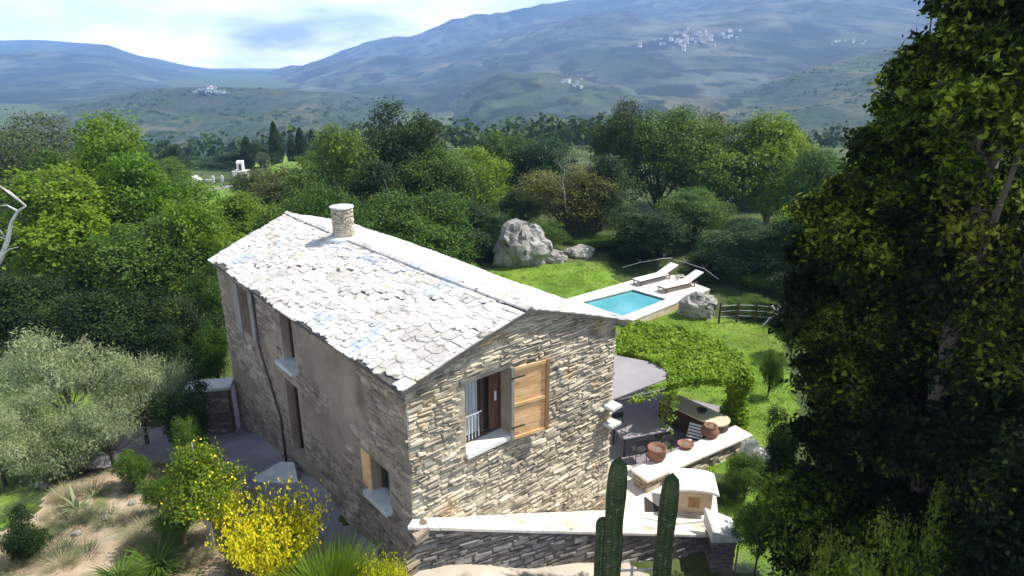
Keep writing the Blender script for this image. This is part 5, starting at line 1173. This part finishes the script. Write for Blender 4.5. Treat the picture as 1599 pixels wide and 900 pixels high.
# bamboo rail in front of the ramp
a = aty(930, 893, 12.9); b = aty(1045, 888, 13.1); t = thing('pole_rail', 'pale pole rail in front of the cacti at the bottom of the picture', 'railing', a); RB2 = Vector(a)
for dz in (0, -.25): mb = HMB(RB2); mb.tube([(a[0], a[1], a[2]+dz), (b[0], b[1], b[2]+dz)], .03, 7); mb.build('rail', M['palebark'], t)
for k in (0, .5, 1): p = vec(a).lerp(vec(b), k); mb = HMB(RB2); mb.tube([(p.x, p.y+.05, p.z+.05), (p.x, p.y+.05, p.z-1.2)], .035, 7); mb.build('post', M['palebark'], t)
for a in [(1320, 692, 16.0, 75, 'drift of white blossom glowing in the shade of the dark trees'), (1180, 690, 19.5, 44, 'small white-flowered shrub at the near corner of the lower lawn')]:
    tree(a[0], a[1], a[2], a[3], 'wbush', a[4], 'shrub', zb=aty(a[0], a[1]+40, a[2])[2])
tree(1165, 715, 18.0, 70, 'bush', 'leafy plant beside the lower lawn, under the small white flowers', 'shrub')
tree(1205, 545, 24.5, 40, 'bush', 'round leafy plant on the right edge of the lawn', 'shrub')
tree(1225, 640, 19.5, 70, 'dbush', 'shaggy dark plant at the near right corner of the lawn', 'shrub')

# ------------------------------------------------------------ woods on the valley floor
def woods():
    r = np.random.RandomState(8); CC = []; OO = []
    n = 0
    while n < 900:
        px = r.uniform(-60, 1450); y = r.uniform(165, 620); P = aty(px, 300, y); x = P[0]
        if noise.noise(Vector((x/55, y/55, 4))) < .0 or (y < 330 and -110 < x < -40 and y < 200): continue
        z = h(x, y); s_ = r.uniform(2.2, 4.6)*(1+y/900); m = 46; d = r.normal(size=(m, 3)); d /= np.linalg.norm(d, axis=1, keepdims=True)
        CC.append(np.array([x, y, z+s_*.7])+d*np.array([s_, s_, s_*.9])*r.uniform(.55, 1.05, (m, 1))); OO.append(d); n += 1
    C = np.concatenate(CC); O = np.concatenate(OO); C[:, 2] = np.maximum(C[:, 2], -79)
    V, Fc = leaves(C, 1.9, .8, .6, 3, O); o = mesh_np('distant_wood', V, Fc, L['dark']); tag(o, 'dark woods and hedges on the valley floor behind the trees', 'wood', kind='stuff')
woods()

def lawn_blades():
    r = np.random.RandomState(12); P = []
    pl = np.array(lawn_poly); lo, hi = pl.min(0), pl.max(0); XY = r.uniform(lo, hi, (90000, 2)); XY = XY[inpoly(XY[:, 0], XY[:, 1], lawn_poly)]
    k = np.array([noise.noise(Vector((x*.9, y*.9, 2)))+.35*noise.noise(Vector((x*3, y*3, 5))) for x, y in XY]) > r.uniform(-.5, .35, len(XY)); XY = XY[k]
    keep = ~inpoly(XY[:, 0], XY[:, 1], dkp) & ~inpoly(XY[:, 0], XY[:, 1], pp); XY = XY[keep]
    Z = h_np(XY[:, 0], XY[:, 1]); C = np.column_stack([XY, Z+.03]); n = len(C)
    a = r.uniform(0, 6.28, n); d = np.column_stack([np.cos(a), np.sin(a), np.zeros(n)])*.03; up = np.column_stack([r.normal(size=n)*.03, r.normal(size=n)*.03, r.uniform(.03, .07, n)])
    V = np.stack([C-d, C+d, C+d*.2+up, C-d*.2+up], 1).reshape(-1, 3); tag(mesh_np('grass', V, np.arange(4*n).reshape(n, 4), L['lawnblade']), 'short grass blades on the green pool lawn', 'grass', kind='stuff')
L['lawnblade'] = leafmat('lawn_blade', [(.15, .25, .022), (.22, .36, .03), (.30, .42, .08)], .3)
lawn_blades()
